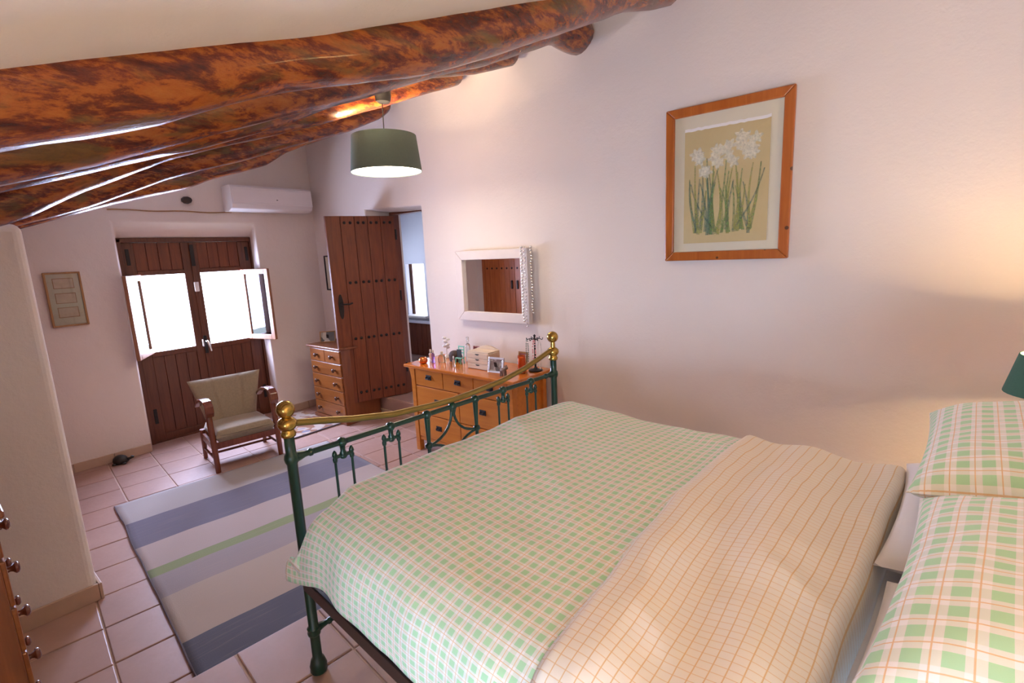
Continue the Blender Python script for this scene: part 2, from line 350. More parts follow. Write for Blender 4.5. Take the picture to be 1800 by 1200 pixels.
# hall behind the doorway, with a lit niche window
hw = struct(MB().prism([(2.8, -.1), (6.5, -.1), (6.5, 2.7), (2.8, 2.7)], 'x', 4.95, 5.05).build('wall_hall_end', M['plaster_h']))
mb = MB(); mb.box(4.6, 4.66, 2.8, 5.345, -.1, 2.7); mb.box(4.6, 4.66, 5.74, 6.5, -.1, 2.7); mb.box(4.6, 4.66, 5.345, 5.74, -.1, .76); mb.box(4.6, 4.66, 5.345, 5.74, 1.49, 2.7)
struct(mb.build('wall_hall_far', M['plaster_h'])); hw['kind'] = 'structure'
bpy.data.objects.remove(hw)
mb = MB()
for (a, b, c_, d_) in ((XW+.34, 3.69, -.1, 2.7), (4.31, 4.7, -.1, 2.7), (3.69, 4.31, -.1, 1.09), (3.69, 4.31, 1.91, 2.7)): mb.box(a, b, 6.3, 6.4, c_, d_)
struct(mb.build('wall_hall_left', M['plaster_h']))
wn3 = srootE('added_window_3', (4.0, 6.35, 1.5)); mb = MB()  # unseen hall window, invented as an opening for the added hall light
for a in (-1, 1): mb.box(a*.29-.02, a*.29+.02, -.02, .02, -.41, .41); mb.box(-.29, .29, -.02, .02, a*.39-.02, a*.39+.02)
mb.build('window_frame', M['darkwood'], wn3); MB().box(-.28, .28, -.003, .003, -.38, .38).build('pane', M['glass'], wn3)
struct(MB().box(XW+.34, 4.7, 2.9, 3.0, -.1, 2.7).build('wall_hall_right', M['plaster_h']))
struct(MB().box(XW+.02, 4.96, 2.8, 6.5, 2.6, 2.7).build('ceiling_hall', M['plaster_h']))
struct(MB().box(XW+.34, XW+.36, YB-.1, 6.4, -.1, 2.7).build('wall_hall_near', M['plaster_h']))
wn2 = srootE('window_2', (4.70, 5.54, 1.12))
MB().box(-.004, .0, -.22, .17, -.42, .42).build('pane', M['frosted'], wn2)
mb = MB(); mb.box(-.02, .03, -.24, -.20, -.42, .42); mb.box(-.02, .03, -.24, .36, .38, .42); mb.box(-.02, .03, -.24, .36, -.42, -.38); mb.build('window_frame', M['darkwood'], wn2)
MB().box(-.02, .02, .17, .36, -.40, .40).build('shutter', M['darkwood'], wn2, bevel=.004)
MB().box(-.16, .0, -.225, .225, -.382, -.352).build('window_sill', M['white'], wn2, bevel=.004)
tr = srootE('trim_hall')
for k in range(14): MB().box(4.585, 4.6, 4.60+k*.11, 4.60+k*.11+.105, STEP, .655).build('plank', M['doorwood'], tr, bevel=.004)
struct(MB().box(4.55, 4.61, 4.58, 6.2, .66, .70).build('trim_hall_rail', M['plaster_h'], bevel=.006))
# skirting tiles
def skirting(name, p, q, z0=0, hgt=.075, th=.014):
    p, q = Vector((*p, 0)), Vector((*q, 0)); d = q-p; L = d.length; a = math.atan2(d.y, d.x)
    r = srootE(name, (p.x, p.y, z0), a); n = max(1, round(L/.296)); s = L/n
    me = MB().box(.0015, s-.0015, -th, 0, 0, hgt).mesh('skirting_tile')
    for k in range(n): link('skirting_tile', me, M['skirt'], r, .003, (k*s, random.uniform(-.001, .001), 0))
skirting('baseboard_back_left', (XP, YB), (1.18, YB)); skirting('baseboard_back_right', (2.35, YB), (XW, YB))
skirting('baseboard_pillar', (XL, YP), (XP, YP), hgt=.085); skirting('baseboard_left', (XP, YP-.014), (XP, 3.85), hgt=.085) if False else None
r_ = srootE('baseboard_left', (XP, YP-.014, 0), math.pi/2)
for k in range(3): MB().box(k*.29+.0015, k*.29+.2885, -.014, 0, 0, .085).build('skirting_tile', M['skirt'], r_, bevel=.003)
skirting('baseboard_right', (XW, YB), (XW, 4.31)); skirting('baseboard_right_near', (XW, 3.43), (XW, edge_at(XW)))
skirting('baseboard_step', (XW, 4.30), (XW, 3.435), hgt=.06)
# ------------------------------------------------------------------ ceiling beams (bottom line traced: x, z)
BE_ = [
 (.60, [(.2, 1.86), (2.9, 2.90)], .085, 'gnarled ceiling beam just above the upper edge, nearest the viewer', -1.1, 2.97),
 (1.2, [(.143, 1.809), (.367, 1.879), (.648, 1.991), (1.126, 2.141), (1.459, 2.272), (1.795, 2.427), (2.395, 2.694), (2.97, 2.90)], .098, 'thickest mottled orange ceiling beam, first one spanning the whole view', -1.1, 2.99),
 (1.75, [(.194, 1.811), (.363, 1.862), (.573, 1.948), (1.114, 2.154), (1.417, 2.278), (1.98, 2.489), (2.617, 2.775), (2.95, 2.80)], .085, 'second ceiling beam from the bed, with a bulging knob end at the wall', -1.1, 2.965),
 (2.3, [(.252, 1.864), (.475, 1.933), (.853, 2.061), (1.255, 2.225), (1.654, 2.416), (2.106, 2.585), (2.507, 2.697), (2.94, 2.858)], .072, 'third ceiling beam, just nearer than the pendant lamp rose', -1.1, 2.96),
 (2.85, [(.36, 1.814), (.544, 1.929), (.926, 2.117), (1.195, 2.207), (1.754, 2.396), (2.297, 2.602), (2.96, 2.87)], .080, 'ceiling beam carrying the green pendant lamp, blunt end on the wall', -1.1, 2.96),
 (3.27, [(.2, 1.86), (1.5, 2.36), (2.9, 2.88)], .055, 'thin ceiling beam right behind the pendant lamp', -.2, 2.97),
 (3.72, [(.474, 1.853), (.719, 1.939), (1.165, 2.127), (1.555, 2.268), (1.973, 2.421), (2.508, 2.599), (2.837, 2.761), (2.96, 2.86)], .075, 'ceiling beam over the open plank door, tapered end at wall', -.2, 2.965),
 (4.5, [(.567, 1.885), (1.058, 2.053), (1.533, 2.187), (1.706, 2.268), (2.181, 2.432), (2.362, 2.546), (2.751, 2.707), (2.97, 2.80)], .068, 'farthest ceiling beam, nearest the air conditioner and back door', -.2, 2.98)]
for bi, (y0, pts, r0, lab, xa, xb) in enumerate(BE_):
    xs = [p[0] for p in pts]; zs = [p[1] for p in pts]; n = 64; m = 18; vs = []
    for i in range(n):
        X = xa+(xb-xa)*i/(n-1)
        zb = zs[0]+(X-xs[0])*.387 if X < xs[0] else float(np.interp(X, xs, zs))
        r = r0*(1+.16*noise.noise((X*1.7, bi*5.1, 0)))
        if bi == 2 and X > 2.55: r *= 1+.25*math.sin(min(1, (X-2.55)/.3)*math.pi/2)
        e = (xb-X)/.05; r *= math.sqrt(max(.10, 1-(1-min(1, e))**2)) if e < 1 else 1
        yc = (float(np.interp(X, (-1.1, .1, .68, 1.0, 2.97), (.05, .28, .49, .51, .60))) if bi == 0 else y0)+.035*noise.noise((X*.9, bi*3.3, 5))*(bi > 0); zc = zb+r0*1.02
        for j in range(m):
            a = 2*math.pi*j/m
            k = r*(1+.10*noise.noise((X*2.2, math.cos(a)*1.3+bi*7, math.sin(a)*1.3))+.035*noise.noise((X*9, math.cos(a)*3+bi, math.sin(a)*3)))
            vs.append((X, yc+k*math.cos(a), zc+k*math.sin(a)*1.02))
    mb = MB().add(vs, [(i*m+j, i*m+(j+1) % m, (i+1)*m+(j+1) % m, (i+1)*m+j) for i in range(n-1) for j in range(m)]+[tuple(range(m)), tuple((n-1)*m+j for j in range(m))])
    tag(mb.build('ceiling_beam', M['beam'], smooth=50), lab, 'beam', 'varnished ceiling beams')
# ------------------------------------------------------------------ doors
def planks(parent, x0, x1, z0, z1, n, y, th, mat, name='plank', gap=.0025):
    s = (x1-x0)/n; me = MB().box(gap/2, s-gap/2, -th/2, th/2, z0, z1).mesh(name)
    for k in range(n): link(name, me, mat, parent, .003, (x0+k*s, y+random.uniform(-.0008, .0008), 0))
# double door in the back wall
d1 = srootE('door_1', (0, YD, 0)); mb = MB()
mb.box(1.225, 1.262, -.035, .05, 0, 1.86); mb.box(2.335, 2.375, -.035, .05, 0, 1.86); mb.box(1.225, 2.375, -.035, .05, 1.825, 1.865); mb.box(1.225, 2.375, -.01, .07, -.02, .012)
mb.build('door_frame', M['darkwood'], d1, bevel=.004)
for s, (a, b) in enumerate(((1.262, 1.797), (1.800, 2.335))):
    pa, pb = ((1.352, 1.717), (1.850, 2.222))[s]
    mb = MB(); mb.box(a, pa, -.012, .04, .012, 1.824); mb.box(pb, b, -.012, .04, .012, 1.824); mb.box(pa, pb, -.014, .04, 1.535, 1.575); mb.box(pa, pb, -.014, .04, .795, .842); mb.box(pa, pb, -.010, .04, .012, .07)
    leaf = mb.build('door_leaf', M['darkwood'], d1, bevel=.004)
    planks(leaf, pa, pb, 1.575, 1.824, 4, .012, .03, M['doorwood']); planks(leaf, pa, pb, .07, .795, 4, .012, .03, M['darkwood'])
    MB().box(a+.01, b-.01, .028, .05, .02, .80).build('light_stop_board', M['darkwood'], leaf); MB().box(a+.01, b-.01, .028, .05, 1.572, 1.822).build('light_stop_board', M['darkwood'], leaf)  # boards added to stop daylight leaking through the plank gaps
    hx = (1.30, 2.30)[s]
    for z in (.25, 1.70): MB().box(hx-.014, hx+.014, -.018, -.010, z-.07, z+.07).build('hinge', M['iron'], leaf, bevel=.003)
MB().box(1.783, 1.815, -.026, -.012, .02, 1.82).build('cover_strip', M['darkwood'], d1, bevel=.005)
MB().box(1.782, 1.816, -.034, -.026, 1.60, 1.80).build('bolt_plate', M['iron'], d1, bevel=.003)
MB().box(1.775, 1.812, -.045, -.026, 1.36, 1.45).build('door_sensor', M['white'], d1, bevel=.004)
MB().box(1.783, 1.813, -.036, -.024, .76, .93).build('lock_plate', M['iron'], d1, bevel=.003)
MB().tube([(1.797, -.03, .88), (1.797, -.075, .88), (1.80, -.08, .875), (1.815, -.08, .82), (1.822, -.08, .78)], .010, 8).build('door_handle', M['chrome'], d1, smooth=50)
MB().box(1.768, 1.778, -.05, -.026, .83, .90).build('door_latch', M['white'], d1, bevel=.003)
for (hx, hy, fx, fy) in ((1.357, 5.385, 1.168, 5.06), (2.222, 5.385, 2.325, 5.025)):
    a = math.atan2(fy-hy, fx-hx); L = math.hypot(fx-hx, fy-hy); z0, z1 = .835, 1.545
    mb = MB(); mb.box(0, .045, -.014, .014, z0, z1); mb.box(L-.05, L, -.014, .014, z0, z1); mb.box(.045, L-.05, -.014, .014, z0, z0+.05); mb.box(.045, L-.05, -.014, .014, z1-.05, z1)
    c = mb.build('casement', M['casewood'], d1, bevel=.004, loc=(hx, hy-YD, 0), rz=a)
    MB().box(.04, L-.045, -.002, .002, z0+.045, z1-.045).build('pane', M['glass'], c)
# plank door standing open in the right doorway
d2 = srootE('door_2', (3.2, 4.11, STEP)); mb = MB()
mb.box(-.03, .06, 0, .035, 0, 1.83); mb.box(-.03, .06, -.675, -.64, 0, 1.83); mb.box(-.03, .06, -.675, .035, 1.815, 1.855)
mb.build('door_frame', M['doorwood'], d2, bevel=.004)
LW, LH = .665, 1.80; la = math.atan2(.205, -.63)
leaf = MB().box(.012, LW, -.018, .012, .0, LH).build('door_leaf', M['darkwood'], d2, bevel=.003, loc=(0, 0, .006), rz=la)
xs = [.012, .15, .275, .40, .53, LW]
for k in range(5): MB().box(xs[k]+.0015, xs[k+1]-.0015, .012, .026, .002, LH-.002).build('plank', M['doorwood'], leaf, bevel=.003)
stud = MB().lathe([(.015, 0), (.0135, .004), (.008, .009), (.0, .011)], 8).mesh('stud', 40)
for zf in (.965, .655, .355, .055):
    for k in range(4):
        for q in (.3, .72):
            o = link('stud', stud, M['iron'], leaf, 0, (xs[k]+(xs[k+1]-xs[k])*q, .026, LH*zf)); o.rotation_euler = (-math.pi/2, 0, 0)
hd = MB().prism([(.024*math.cos(t), .12*math.sin(t)) for t in [2*math.pi*k/16 for k in range(16)]], 'y', .026, .031).build('handle_plate', M['iron'], leaf, bevel=.002, loc=(LW-.065, 0, .96))
MB().tube([(LW-.065, .03, .985), (LW-.065, .065, .985), (LW-.08, .07, .985), (LW-.13, .07, .98), (LW-.165, .07, .99)], .008, 8).build('door_handle', M['iron'], leaf, smooth=50)
for z in (.28, 1.02, 1.62): MB().tube([(0, .018, z-.05), (0, .018, z+.05)], .010, 8).build('hinge', M['iron'], leaf, smooth=40)
# cupboard doors on the side of the left wall (seen in the mirror)
d3 = srootE('door_3', (XP, 0, 0)); mb = MB(); mb.box(-.01, .03, 3.85, 3.90, 0, 1.76); mb.box(-.01, .03, 5.02, 5.07, 0, 1.76); mb.box(-.01, .03, 3.85, 5.07, 1.72, 1.77); mb.build('door_frame', M['cupwood'], d3, bevel=.004)
for s, (a, b) in enumerate(((3.90, 4.458), (4.462, 5.02))):
    leaf = MB().box(.0, .010, a, b, .01, 1.72).build('door_leaf', M['cupwood'], d3)
    st = (b-a)/6; me = MB().box(0, .012, .0015, st-.0015, .012, 1.718).mesh('plank')
    for k in range(6):
        link('plank', me, M['cupwood'], leaf, .003, (.010, a+k*st, 0))
        for z in (.35, 1.37):
            o = link('stud', stud, M['iron'], leaf, 0, (.022, a+(k+.5)*st, z)); o.rotation_euler = (0, math.pi/2, 0)
    hy = (4.41, 4.51)[s]; MB().box(.022, .040, hy-.014, hy+.014, 1.08, 1.20).build('door_handle', M['iron'], leaf, bevel=.006)

# ------------------------------------------------------------------ bed
BA = math.radians(-4.5); BW = 1.277
bed = thing('metal_bed', 'dark green metal double bed with brass finials and curved brass footrail', 'bed', (.678, 1.471, HS), BA)
# bed-local: x across (0 near post .. BW), y = -v (head is at negative y); z from the platform
def bz(z): return z-HS
def post(u, v, head=False):
    pr = [(.001, 0), (.025, 0), (.028, .008), (.026, .016), (.028, .024), (.025, .034), (.022, .046), (.0155, .056), (.0155, .135), (.020, .139), (.0215, .147), (.019, .155), (.0215, .163), (.0155, .171), (.0158, .735), (.020, .742), (.0225, .754), (.020, .766), (.0155, .772), (.0155, .80)]
    top = 1.25 if head else .825
    pr += [(.0155, top), (.001, top)]
    return MB().lathe([(r, z) for r, z in pr], 16, c=(u, -v, 0))
for u in (0, BW):
    p_ = post(u, 0).build('post', M['green'], bed, smooth=45)
    hh = 0 if u == 0 else .026
    t0 = .822
    fin = [(.016, 0), (.021, .003), (.023, .012), (.019, .019), (.018, .024), (.025, .030), (.0295, .041), (.027, .053), (.018, .061), (.012, .064), (.011, .066+hh)]
    mb = MB().lathe(fin, 20, c=(u, 0, t0)); mb.sphere((u, 0, t0+.062+hh+.026), .0275, 20, 12)
    mb.build('finial', M['brass'], p_, smooth=60)
for u in (0, BW):
    p_ = post(u, 1.97, True).build('post', M['green'], bed, smooth=45)
    MB().sphere((u, -1.97, 1.29), .037, 16, 10).build('finial', M['brass'], p_, smooth=60)
bp = [(.02, 1.112), (.098, 1.097), (.213, 1.071), (.367, 1.045), (.543, 1.033), (.64, 1.030), (.737, 1.033), (.913, 1.045), (1.067, 1.071), (1.18, 1.100), (1.257, 1.122)]
MB().tube([(u, 0, bz(z)) for u, z in bp], .0115, 10).build('brass_rail', M['brassrail'], bed, smooth=60)
RZ_ = bz(1.004)
MB().tube([(0, 0, RZ_), (BW, 0, RZ_)], .0095, 10).build('cross_rail', M['green'], bed, smooth=60)
for u, sgn in ((0, 1), (BW, -1)):
    MB().lathe([(.018, .012), (.014, .028), (.010, .042), (.009, .052), (.0125, .056), (.0125, .064), (.009, .068)], 12, M=Matrix.Translation((u, 0, RZ_)) @ Matrix.Rotation(sgn*math.pi/2, 4, 'Y')).build('rail_socket', M['green'], bed, smooth=50)
MB().tube([(0, 0, .155), (BW, 0, .155)], .0075, 8).build('lower_rail', M['green'], bed, smooth=60)
for u, sgn in ((0, 1), (BW, -1)):
    MB().lathe([(.016, .012), (.011, .030), (.008, .046), (.011, .050), (.011, .058), (.007, .061)], 12, M=Matrix.Translation((u, 0, .155)) @ Matrix.Rotation(sgn*math.pi/2, 4, 'Y')).build('rail_socket', M['green'], bed, smooth=50)
def boss(u, z, r): return MB().sphere((u, 0, z), (r, r*1.15, r), 12, 8)
for u in (.167, .353, .925, 1.109):
    mb = boss(u, RZ_, .0165); mb.lathe([(.008, -.05), (.011, -.045), (.012, -.038), (.008, -.03), (.009, -.015), (.014, 0)], 12, c=(u, 0, RZ_)); mb.sphere((u, 0, RZ_-.048), (.013, .012, .011), 12, 8)
    mb.tube([(u-.030, 0, RZ_-.045), (u+.030, 0, RZ_-.045)], .007, 8)
    c = mb.build('casting', M['green'], bed, smooth=60)
    for q in (-.030, .030):
        MB().tube([(u+q, 0, RZ_-.035), (u+q, 0, .155)], .0046, 8).build('spindle', M['green'], c, smooth=60)
        MB().lathe([(.001, -.066), (.007, -.062), (.0085, -.052), (.006, -.045), (.009, -.038), (.007, -.029), (.004, -.024), (.001, -.021)], 10, c=(u+q, 0, RZ_)).build('spindle_cap', M['green'], c, smooth=60)
for u in (.514, .640, .761):
    mb = boss(u, RZ_, .0165)
    if u != .640:
        mb.tube([(u, 0, RZ_), (u, 0, RZ_-.125)], [.012]+[.0068], 10); mb.sphere((u, 0, RZ_-.125), (.0155, .015, .014), 12, 8)
        mb.tube([(u, 0, RZ_-.125), (u, 0, .155)], .0075, 8)
    else: mb.lathe([(.006, -.04), (.012, -.02), (.016, 0)], 10, c=(u, 0, RZ_))
    mb.build('casting', M['green'], bed, smooth=60)
for s in (-1, 1):
    e = .638+s*.123
    a1 = [(.638+s*.006+s*.117*(1-math.cos(t)), 0, RZ_-.02-.105*math.sin(t)) for t in [math.pi/2*k/10 for k in range(11)]]
    MB().tube(a1, .0055, 8).build('scroll', M['green'], bed, smooth=60)
    a2 = [(e-s*.117*math.sin(t), 0, RZ_-.13-.10*(1-math.cos(t))) for t in [math.pi/2*k/10 for k in range(11)]]
    MB().tube(a2, .0055, 8).build('scroll', M['green'], bed, smooth=60)
# side rails, slats, mattress
for u in (.0, BW):
    mb = MB(); mb.box(u-.022, u+.022, -1.95, -.02, .322, .329); mb.box(*((u-.024, u-.018) if u == 0 else (u+.018, u+.024)), -1.95, -.02, .322, .364)
    mb.build('side_rail', M['railbrown'], bed, bevel=.002)
me = MB().box(-.012, BW+.012, -.035, .035, .364, .392).mesh('slat')
for k in range(15): link('slat', me, M['slat'], bed, .003, (0, -.10-k*.128, 0))
MB().box(.02, BW-.02, -1.93, -.05, .394, .565).build('mattress', M['whitecloth'], bed, bevel=.05, seg=4)
# headboard rails (out of view)
MB().tube([(0, -1.97, 1.15), (BW/2, -1.97, 1.25), (BW, -1.97, 1.15)], .0115, 10).build('brass_rail', M['brassrail'], bed, smooth=60)
for k in range(9): MB().tube([(.12+k*.13, -1.97, .3), (.12+k*.13, -1.97, 1.17)], .006, 8).build('spindle', M['green'], bed, smooth=60)

# duvet: cross-section resampled by arc length
prof = [(-.062, .630), (-.062, .68), (-.058, .73), (-.050, .79), (-.030, .845), (.02, .878), (.10, .892), (.3, .900), (.64, .908), (1.0, .904), (1.2, .894), (1.28, .876), (1.325, .84), (1.345, .77), (1.352, .68), (1.355, .60)]
def resample(pf, n):
    P = np.array(pf); d = np.r_[0, np.cumsum(np.hypot(*np.diff(P, axis=0).T))]
    for _ in range(3):      # smooth by corner cutting
        Q = np.empty((2*len(P), 2)); Q[0] = P[0]; Q[-1] = P[-1]; Q[1:-1:2] = .75*P[:-1]+.25*P[1:]; Q[2:-1:2] = .25*P[:-1]+.75*P[1:]; P = Q
    d = np.r_[0, np.cumsum(np.hypot(*np.diff(P, axis=0).T))]
    t = np.linspace(0, d[-1], n); return np.c_[np.interp(t, d, P[:, 0]), np.interp(t, d, P[:, 1])], t
NS, NT = 170, 150
PR, AR = resample(prof, NS)
def ss(a, b, x):
    t = min(1, max(0, (x-a)/(b-a))); return t*t*(3-2*t)
def duvet_pt(i, v, off=0.0):
    u, z = PR[i]; du, dz = PR[min(i+1, NS-1)]-PR[max(i-1, 0)]; L = math.hypot(du, dz); nx, nz = -dz/L, du/L
    side = ss(.86, .74, z)
    wr = .010*noise.noise((u*3.2+v*2, v*3.5, 1.5))+.006*noise.noise((u*9+v*5, v*6-u*4, 4))*(1-side)
    wr += .012*side*noise.noise((v*7, z*2, 8))+.004*(1-abs(2*((u*1.3+v*.9) % .5)/.5-1))**6*(1-side)
    return u+nx*(off+wr), v, z+nz*(off+wr), side
V0, V1 = .02, 1.30
def dfn(a, b):
    i = round(a*(NS-1)); u0, z0 = PR[i]; side = ss(.87, .70, z0)*(1 if u0 < .5 else .4)
    t = b; v = V0+(V1-V0)*t
    u, _, z, sd = duvet_pt(i, v)
    # foot end falls between mattress and footboard; corners hang free
    q = max(0, 1-(v-V0)/.11)
    z -= (1-side)*.20*q**3+.0*(1-side)
    q2 = max(0, 1-(v-V0)/.22)
    sh = -.008+.105*ss(.63, .87, z0) if u0 < .02 else .097*max(0, 1-(u0-.02)/.12)+.012 if u0 < .5 else .0
    vv_ = v+sh*q2**2+.02*(1-side)*(q**4)
    if u0 < .5 and z0 < .86:
        k = 1-.30*ss(0.02, .26, v)+.035*noise.noise((v*4, 0, 3)); z = .86-(.86-z)*k
        u -= .006*side*q
    return (u, -vv_, z-HS)
dv = thing('duvet', 'green and white checked duvet spread over the metal bed', 'duvet', (.678, 1.471, HS), BA)
mb = MB().grid(dfn, NS, NT, lambda a, b: (AR[round(a*(NS-1))]*S, (V0+(V1-V0)*b)*S))
o = mb.build('duvet_cover', M['check'], dv, smooth=80)
m = o.modifiers.new('thick', 'SOLIDIFY'); m.thickness = .008; m.offset = -1
def tfn(a, b):
    i = round(a*(NS-1)); u0, z0 = PR[i]; k = u0/BW
    va = .985-.095*k+.012*math.sin(a*9); v = va+(1.405-va)*b
    e = min(b, 1)*(1.405-va); rise = .016*ss(0, .02, e); head = 1.405-v
    u, _, z, sd = duvet_pt(i, v, .004+rise+.010*math.sin(e*24+u0*2)*ss(.0, .1, e)*ss(0, .12, head))
    hd = max(0, 1-head/.05); z -= .12*hd**2.2*(1-.5*sd); v -= .012*hd**3; v -= .0
    if u0 < .5 and z0 < .86: z = .86-(.86-z)*.72
    return (u, -v+.006*noise.noise((u*4, 7, 7)), z-HS)
mb = MB().grid(tfn, NS, 70, lambda a, b: (AR[round(a*(NS-1))]*S, b*.44*S))
o = mb.build('turned_down_edge', M['gridcloth'], dv, smooth=80); o['label'] = 'cream underside with fine orange grid lines'
m = o.modifiers.new('thick', 'SOLIDIFY'); m.thickness = .012; m.offset = -1

# pillows
def pillow(name, label, c, L, Wd, T, mat, tilt=0, rz=0, seed=0, flange=False):
    mb = MB()
    def pf(sgn):
        def g(a, b):
            A, B = 2*a-1, 2*b-1
            A, B = math.copysign(abs(A)**.8, A), math.copysign(abs(B)**.8, B)
            e = max(0, (1-abs(A)**3.2))**.55*max(0, (1-abs(B)**3.2))**.55
            pin = 1-.05*(1-abs(A)**2)*0-.06*(1-A*A)*(abs(B)**3); pin2 = 1-.06*(1-B*B)*(abs(A)**3)
            z = sgn*T/2*e*(1+.10*noise.noise((A*1.5+seed, B*1.5, sgn)))+.006*noise.noise((A*4+seed, B*4, 2))*e
            return (A*L/2*pin2, B*Wd/2*pin, z)
        return g
    uvf = lambda a, b: ((math.copysign(abs(2*a-1)**.8, 2*a-1)*L/2+1)*S, (math.copysign(abs(2*b-1)**.8, 2*b-1)*Wd/2+1)*S)
    for sgn in (1, -1): mb.grid(pf(sgn), 44, 32, uvf)
    bx = Matrix.Translation((c[0], -c[1], c[2]-HS)) @ Matrix.Rotation(rz, 4, 'Z') @ Matrix.Rotation(tilt, 4, 'X')
    W_ = Matrix.Translation((.678, 1.471, HS)) @ Matrix.Rotation(BA, 4, 'Z') @ bx
    o = mb.build(name, mat, None, smooth=80); o.matrix_world = W_
    return tag(o, label, 'pillow', 'pillows on the bed')
tl = math.radians(-8)
pillow('pillow', 'white pillow under the far green checked pillow', (.99, 1.635, .915), .65, .52, .15, M['whitecloth'], math.radians(-3), .02, 1)
pillow('pillow', 'white pillow under the near green checked pillow', (.31, 1.645, .905), .62, .50, .15, M['whitecloth'], math.radians(-3), -.05, 2)
pillow('pillow', 'green checked pillow on the far side, nearest the wall', (1.06, 1.645, 1.085), .65, .47, .17, M['check_p'], tl, .02, 3)
pillow('pillow', 'large green checked pillow in the near right corner', (.39, 1.675, 1.085), .65, .48, .165, M['check_p'], tl, -.02, 4)

# ------------------------------------------------------------------ bedside tables and lamps
def bedside(loc, tl_, ll, power):
    t = thing('bedside_table', tl_, 'table', (*loc, HS))
    MB().box(-.17, .17, -.17, .17, .50, .525).build('table_top', M['pine'], t, bevel=.005)
    MB().box(-.15, .15, -.15, .15, .38, .50).build('drawer_box', M['pine_side'], t, bevel=.003)
    for a in (-1, 1):
        for b in (-1, 1): MB().box(a*.135-.015, a*.135+.015, b*.135-.015, b*.135+.015, 0, .38).build('leg', M['pine'], t, bevel=.003)
    l = thing('bedside_lamp', ll, 'lamp', (*loc, HS+.525))
    MB().lathe([(.001, 0), (.06, 0), (.06, .012), (.03, .03), (.022, .06), (.038, .11), (.040, .14), (.02, .20), (.010, .22), (.010, .30)], 20).build('lamp_base', M['white'], l, smooth=50)
    sh = MB(); n = 32
    pr = [(.130, .255), (.098, .392)]; vs = []
    for r, z in pr+[(pr[1][0]-.003, pr[1][1]), (pr[0][0]-.003, pr[0][1])]:
        vs += [(r*math.cos(2*math.pi*j/n), r*math.sin(2*math.pi*j/n), z) for j in range(n)]
    sh.add(vs, [(i*n+j, i*n+(j+1) % n, ((i+1) % 4)*n+(j+1) % n, ((i+1) % 4)*n+j) for i in range(4) for j in range(n)])
    sh.build('lamp_shade', M['shade_b'], l, smooth=40)
    MB().sphere((0, 0, .335), .024, 12, 8).build('bulb', M['bulb'], l, smooth=60)
    pl = bpy.data.lights.new('lamp_light', 'POINT'); pl.energy = power; pl.color = WARM; pl.shadow_soft_size = .035
    po = bpy.data.objects.new('lamp_light', pl); COL.objects.link(po); po.location = Vector((loc[0], loc[1], HS+.525+.335))*S
bedside((2.45, -.37), 'wooden bedside table between the bed head and the long white wall', 'small green bedside lamp beside the long wall, cut off at the right', 27)
bedside((.12, -.53), 'added wooden bedside table, unseen, on the near side of the bed head', 'added small green bedside lamp, unseen, on the near side of the bed head', 80)  # unseen lamp and table, added to supply warm light over the bed

# ------------------------------------------------------------------ pendant lamp
PX, PY = 2.15, 2.78
pd = thing('pendant_lamp', 'grey green drum shade pendant lamp hanging from the beams', 'lamp', (PX, PY, 0))
MB().lathe([(.001, 2.565), (.05, 2.575), (.058, 2.60), (.058, 2.68), (.001, 2.68)], 20, M=Matrix.Identity(4)).build('ceiling_rose', M['iron'], pd, smooth=40)
MB().tube([(0, 0, 2.58), (-.004, 0, 2.45), (-.008, 0, 2.33)], .0035, 6).build('cord', M['iron'], pd)
n = 48; pr = [(.228, 2.145), (.205, 2.368), (.202, 2.368), (.225, 2.145)]; vs = []
for r, z in pr: vs += [(r*math.cos(2*math.pi*j/n)-.01, r*math.sin(2*math.pi*j/n), z) for j in range(n)]
MB().add(vs, [(i*n+j, i*n+(j+1) % n, ((i+1) % 4)*n+(j+1) % n, ((i+1) % 4)*n+j) for i in range(4) for j in range(n)]).build('lamp_shade', M['shade'], pd, smooth=40)
MB().lathe([(.001, 2.150), (.222, 2.150), (.222, 2.154), (.001, 2.154)], 48, c=(-.01, 0, 0)).build('diffuser', M['diffuser'], pd)
mb = MB()
for k in range(3):
    a = 2.1*k; mb.tube([(-.008, 0, 2.335), (-.01+.2*math.cos(a), .2*math.sin(a), 2.362)], .003, 6)
mb.build('shade_spider', M['chrome'], pd)
MB().sphere((-.01, 0, 2.27), .035, 12, 8).build('bulb', M['bulb'], pd, smooth=60)
pl = bpy.data.lights.new('pendant_light', 'POINT'); pl.energy = 34; pl.color = (1, .74, .48); pl.shadow_soft_size = .05
po = bpy.data.objects.new('pendant_light', pl); COL.objects.link(po); po.location = Vector((PX-.01, PY, 2.27))*S

# ------------------------------------------------------------------ dresser and what stands on it
dr = thing('dresser', 'orange oak dresser with seven drawers and black square handles', 'dresser', (2.535, 2.13, 0))   # local: x depth to wall, y along wall
DW, DD, DH = 1.075, .40, .732
mb = MB(); mb.box(.02, DD, .02, DW-.02, .10, DH-.02)
mb.build('body', M['oak'], dr, bevel=.003)
MB().box(-.035, DD+.02, -.045, DW+.045, DH-.02, DH+.005).build('top', M['oak_top'], dr, bevel=.006)
for y in (0, DW-.045):
    MB().box(0, .045, y, y+.045, 0, DH-.02).build('leg', M['oak'], dr, bevel=.003); MB().box(DD-.045, DD, y, y+.045, 0, DH-.02).build('leg', M['oak'], dr, bevel=.003)
for y, s in ((0, -1), (DW, 1)): MB().prism([(y, DH-.02), (y+s*.030, DH-.02), (y+s*.012, DH-.07), (y, DH-.13)], 'x', .002, .043).build('corbel', M['oak'], dr, bevel=.002)
MB().box(.01, .035, .045, DW-.045, .095, .125).build('plinth_rail', M['oak'], dr, bevel=.003)
a, b = .048, DW-.048; th = (b-a)/3; hf = (b-a)/2
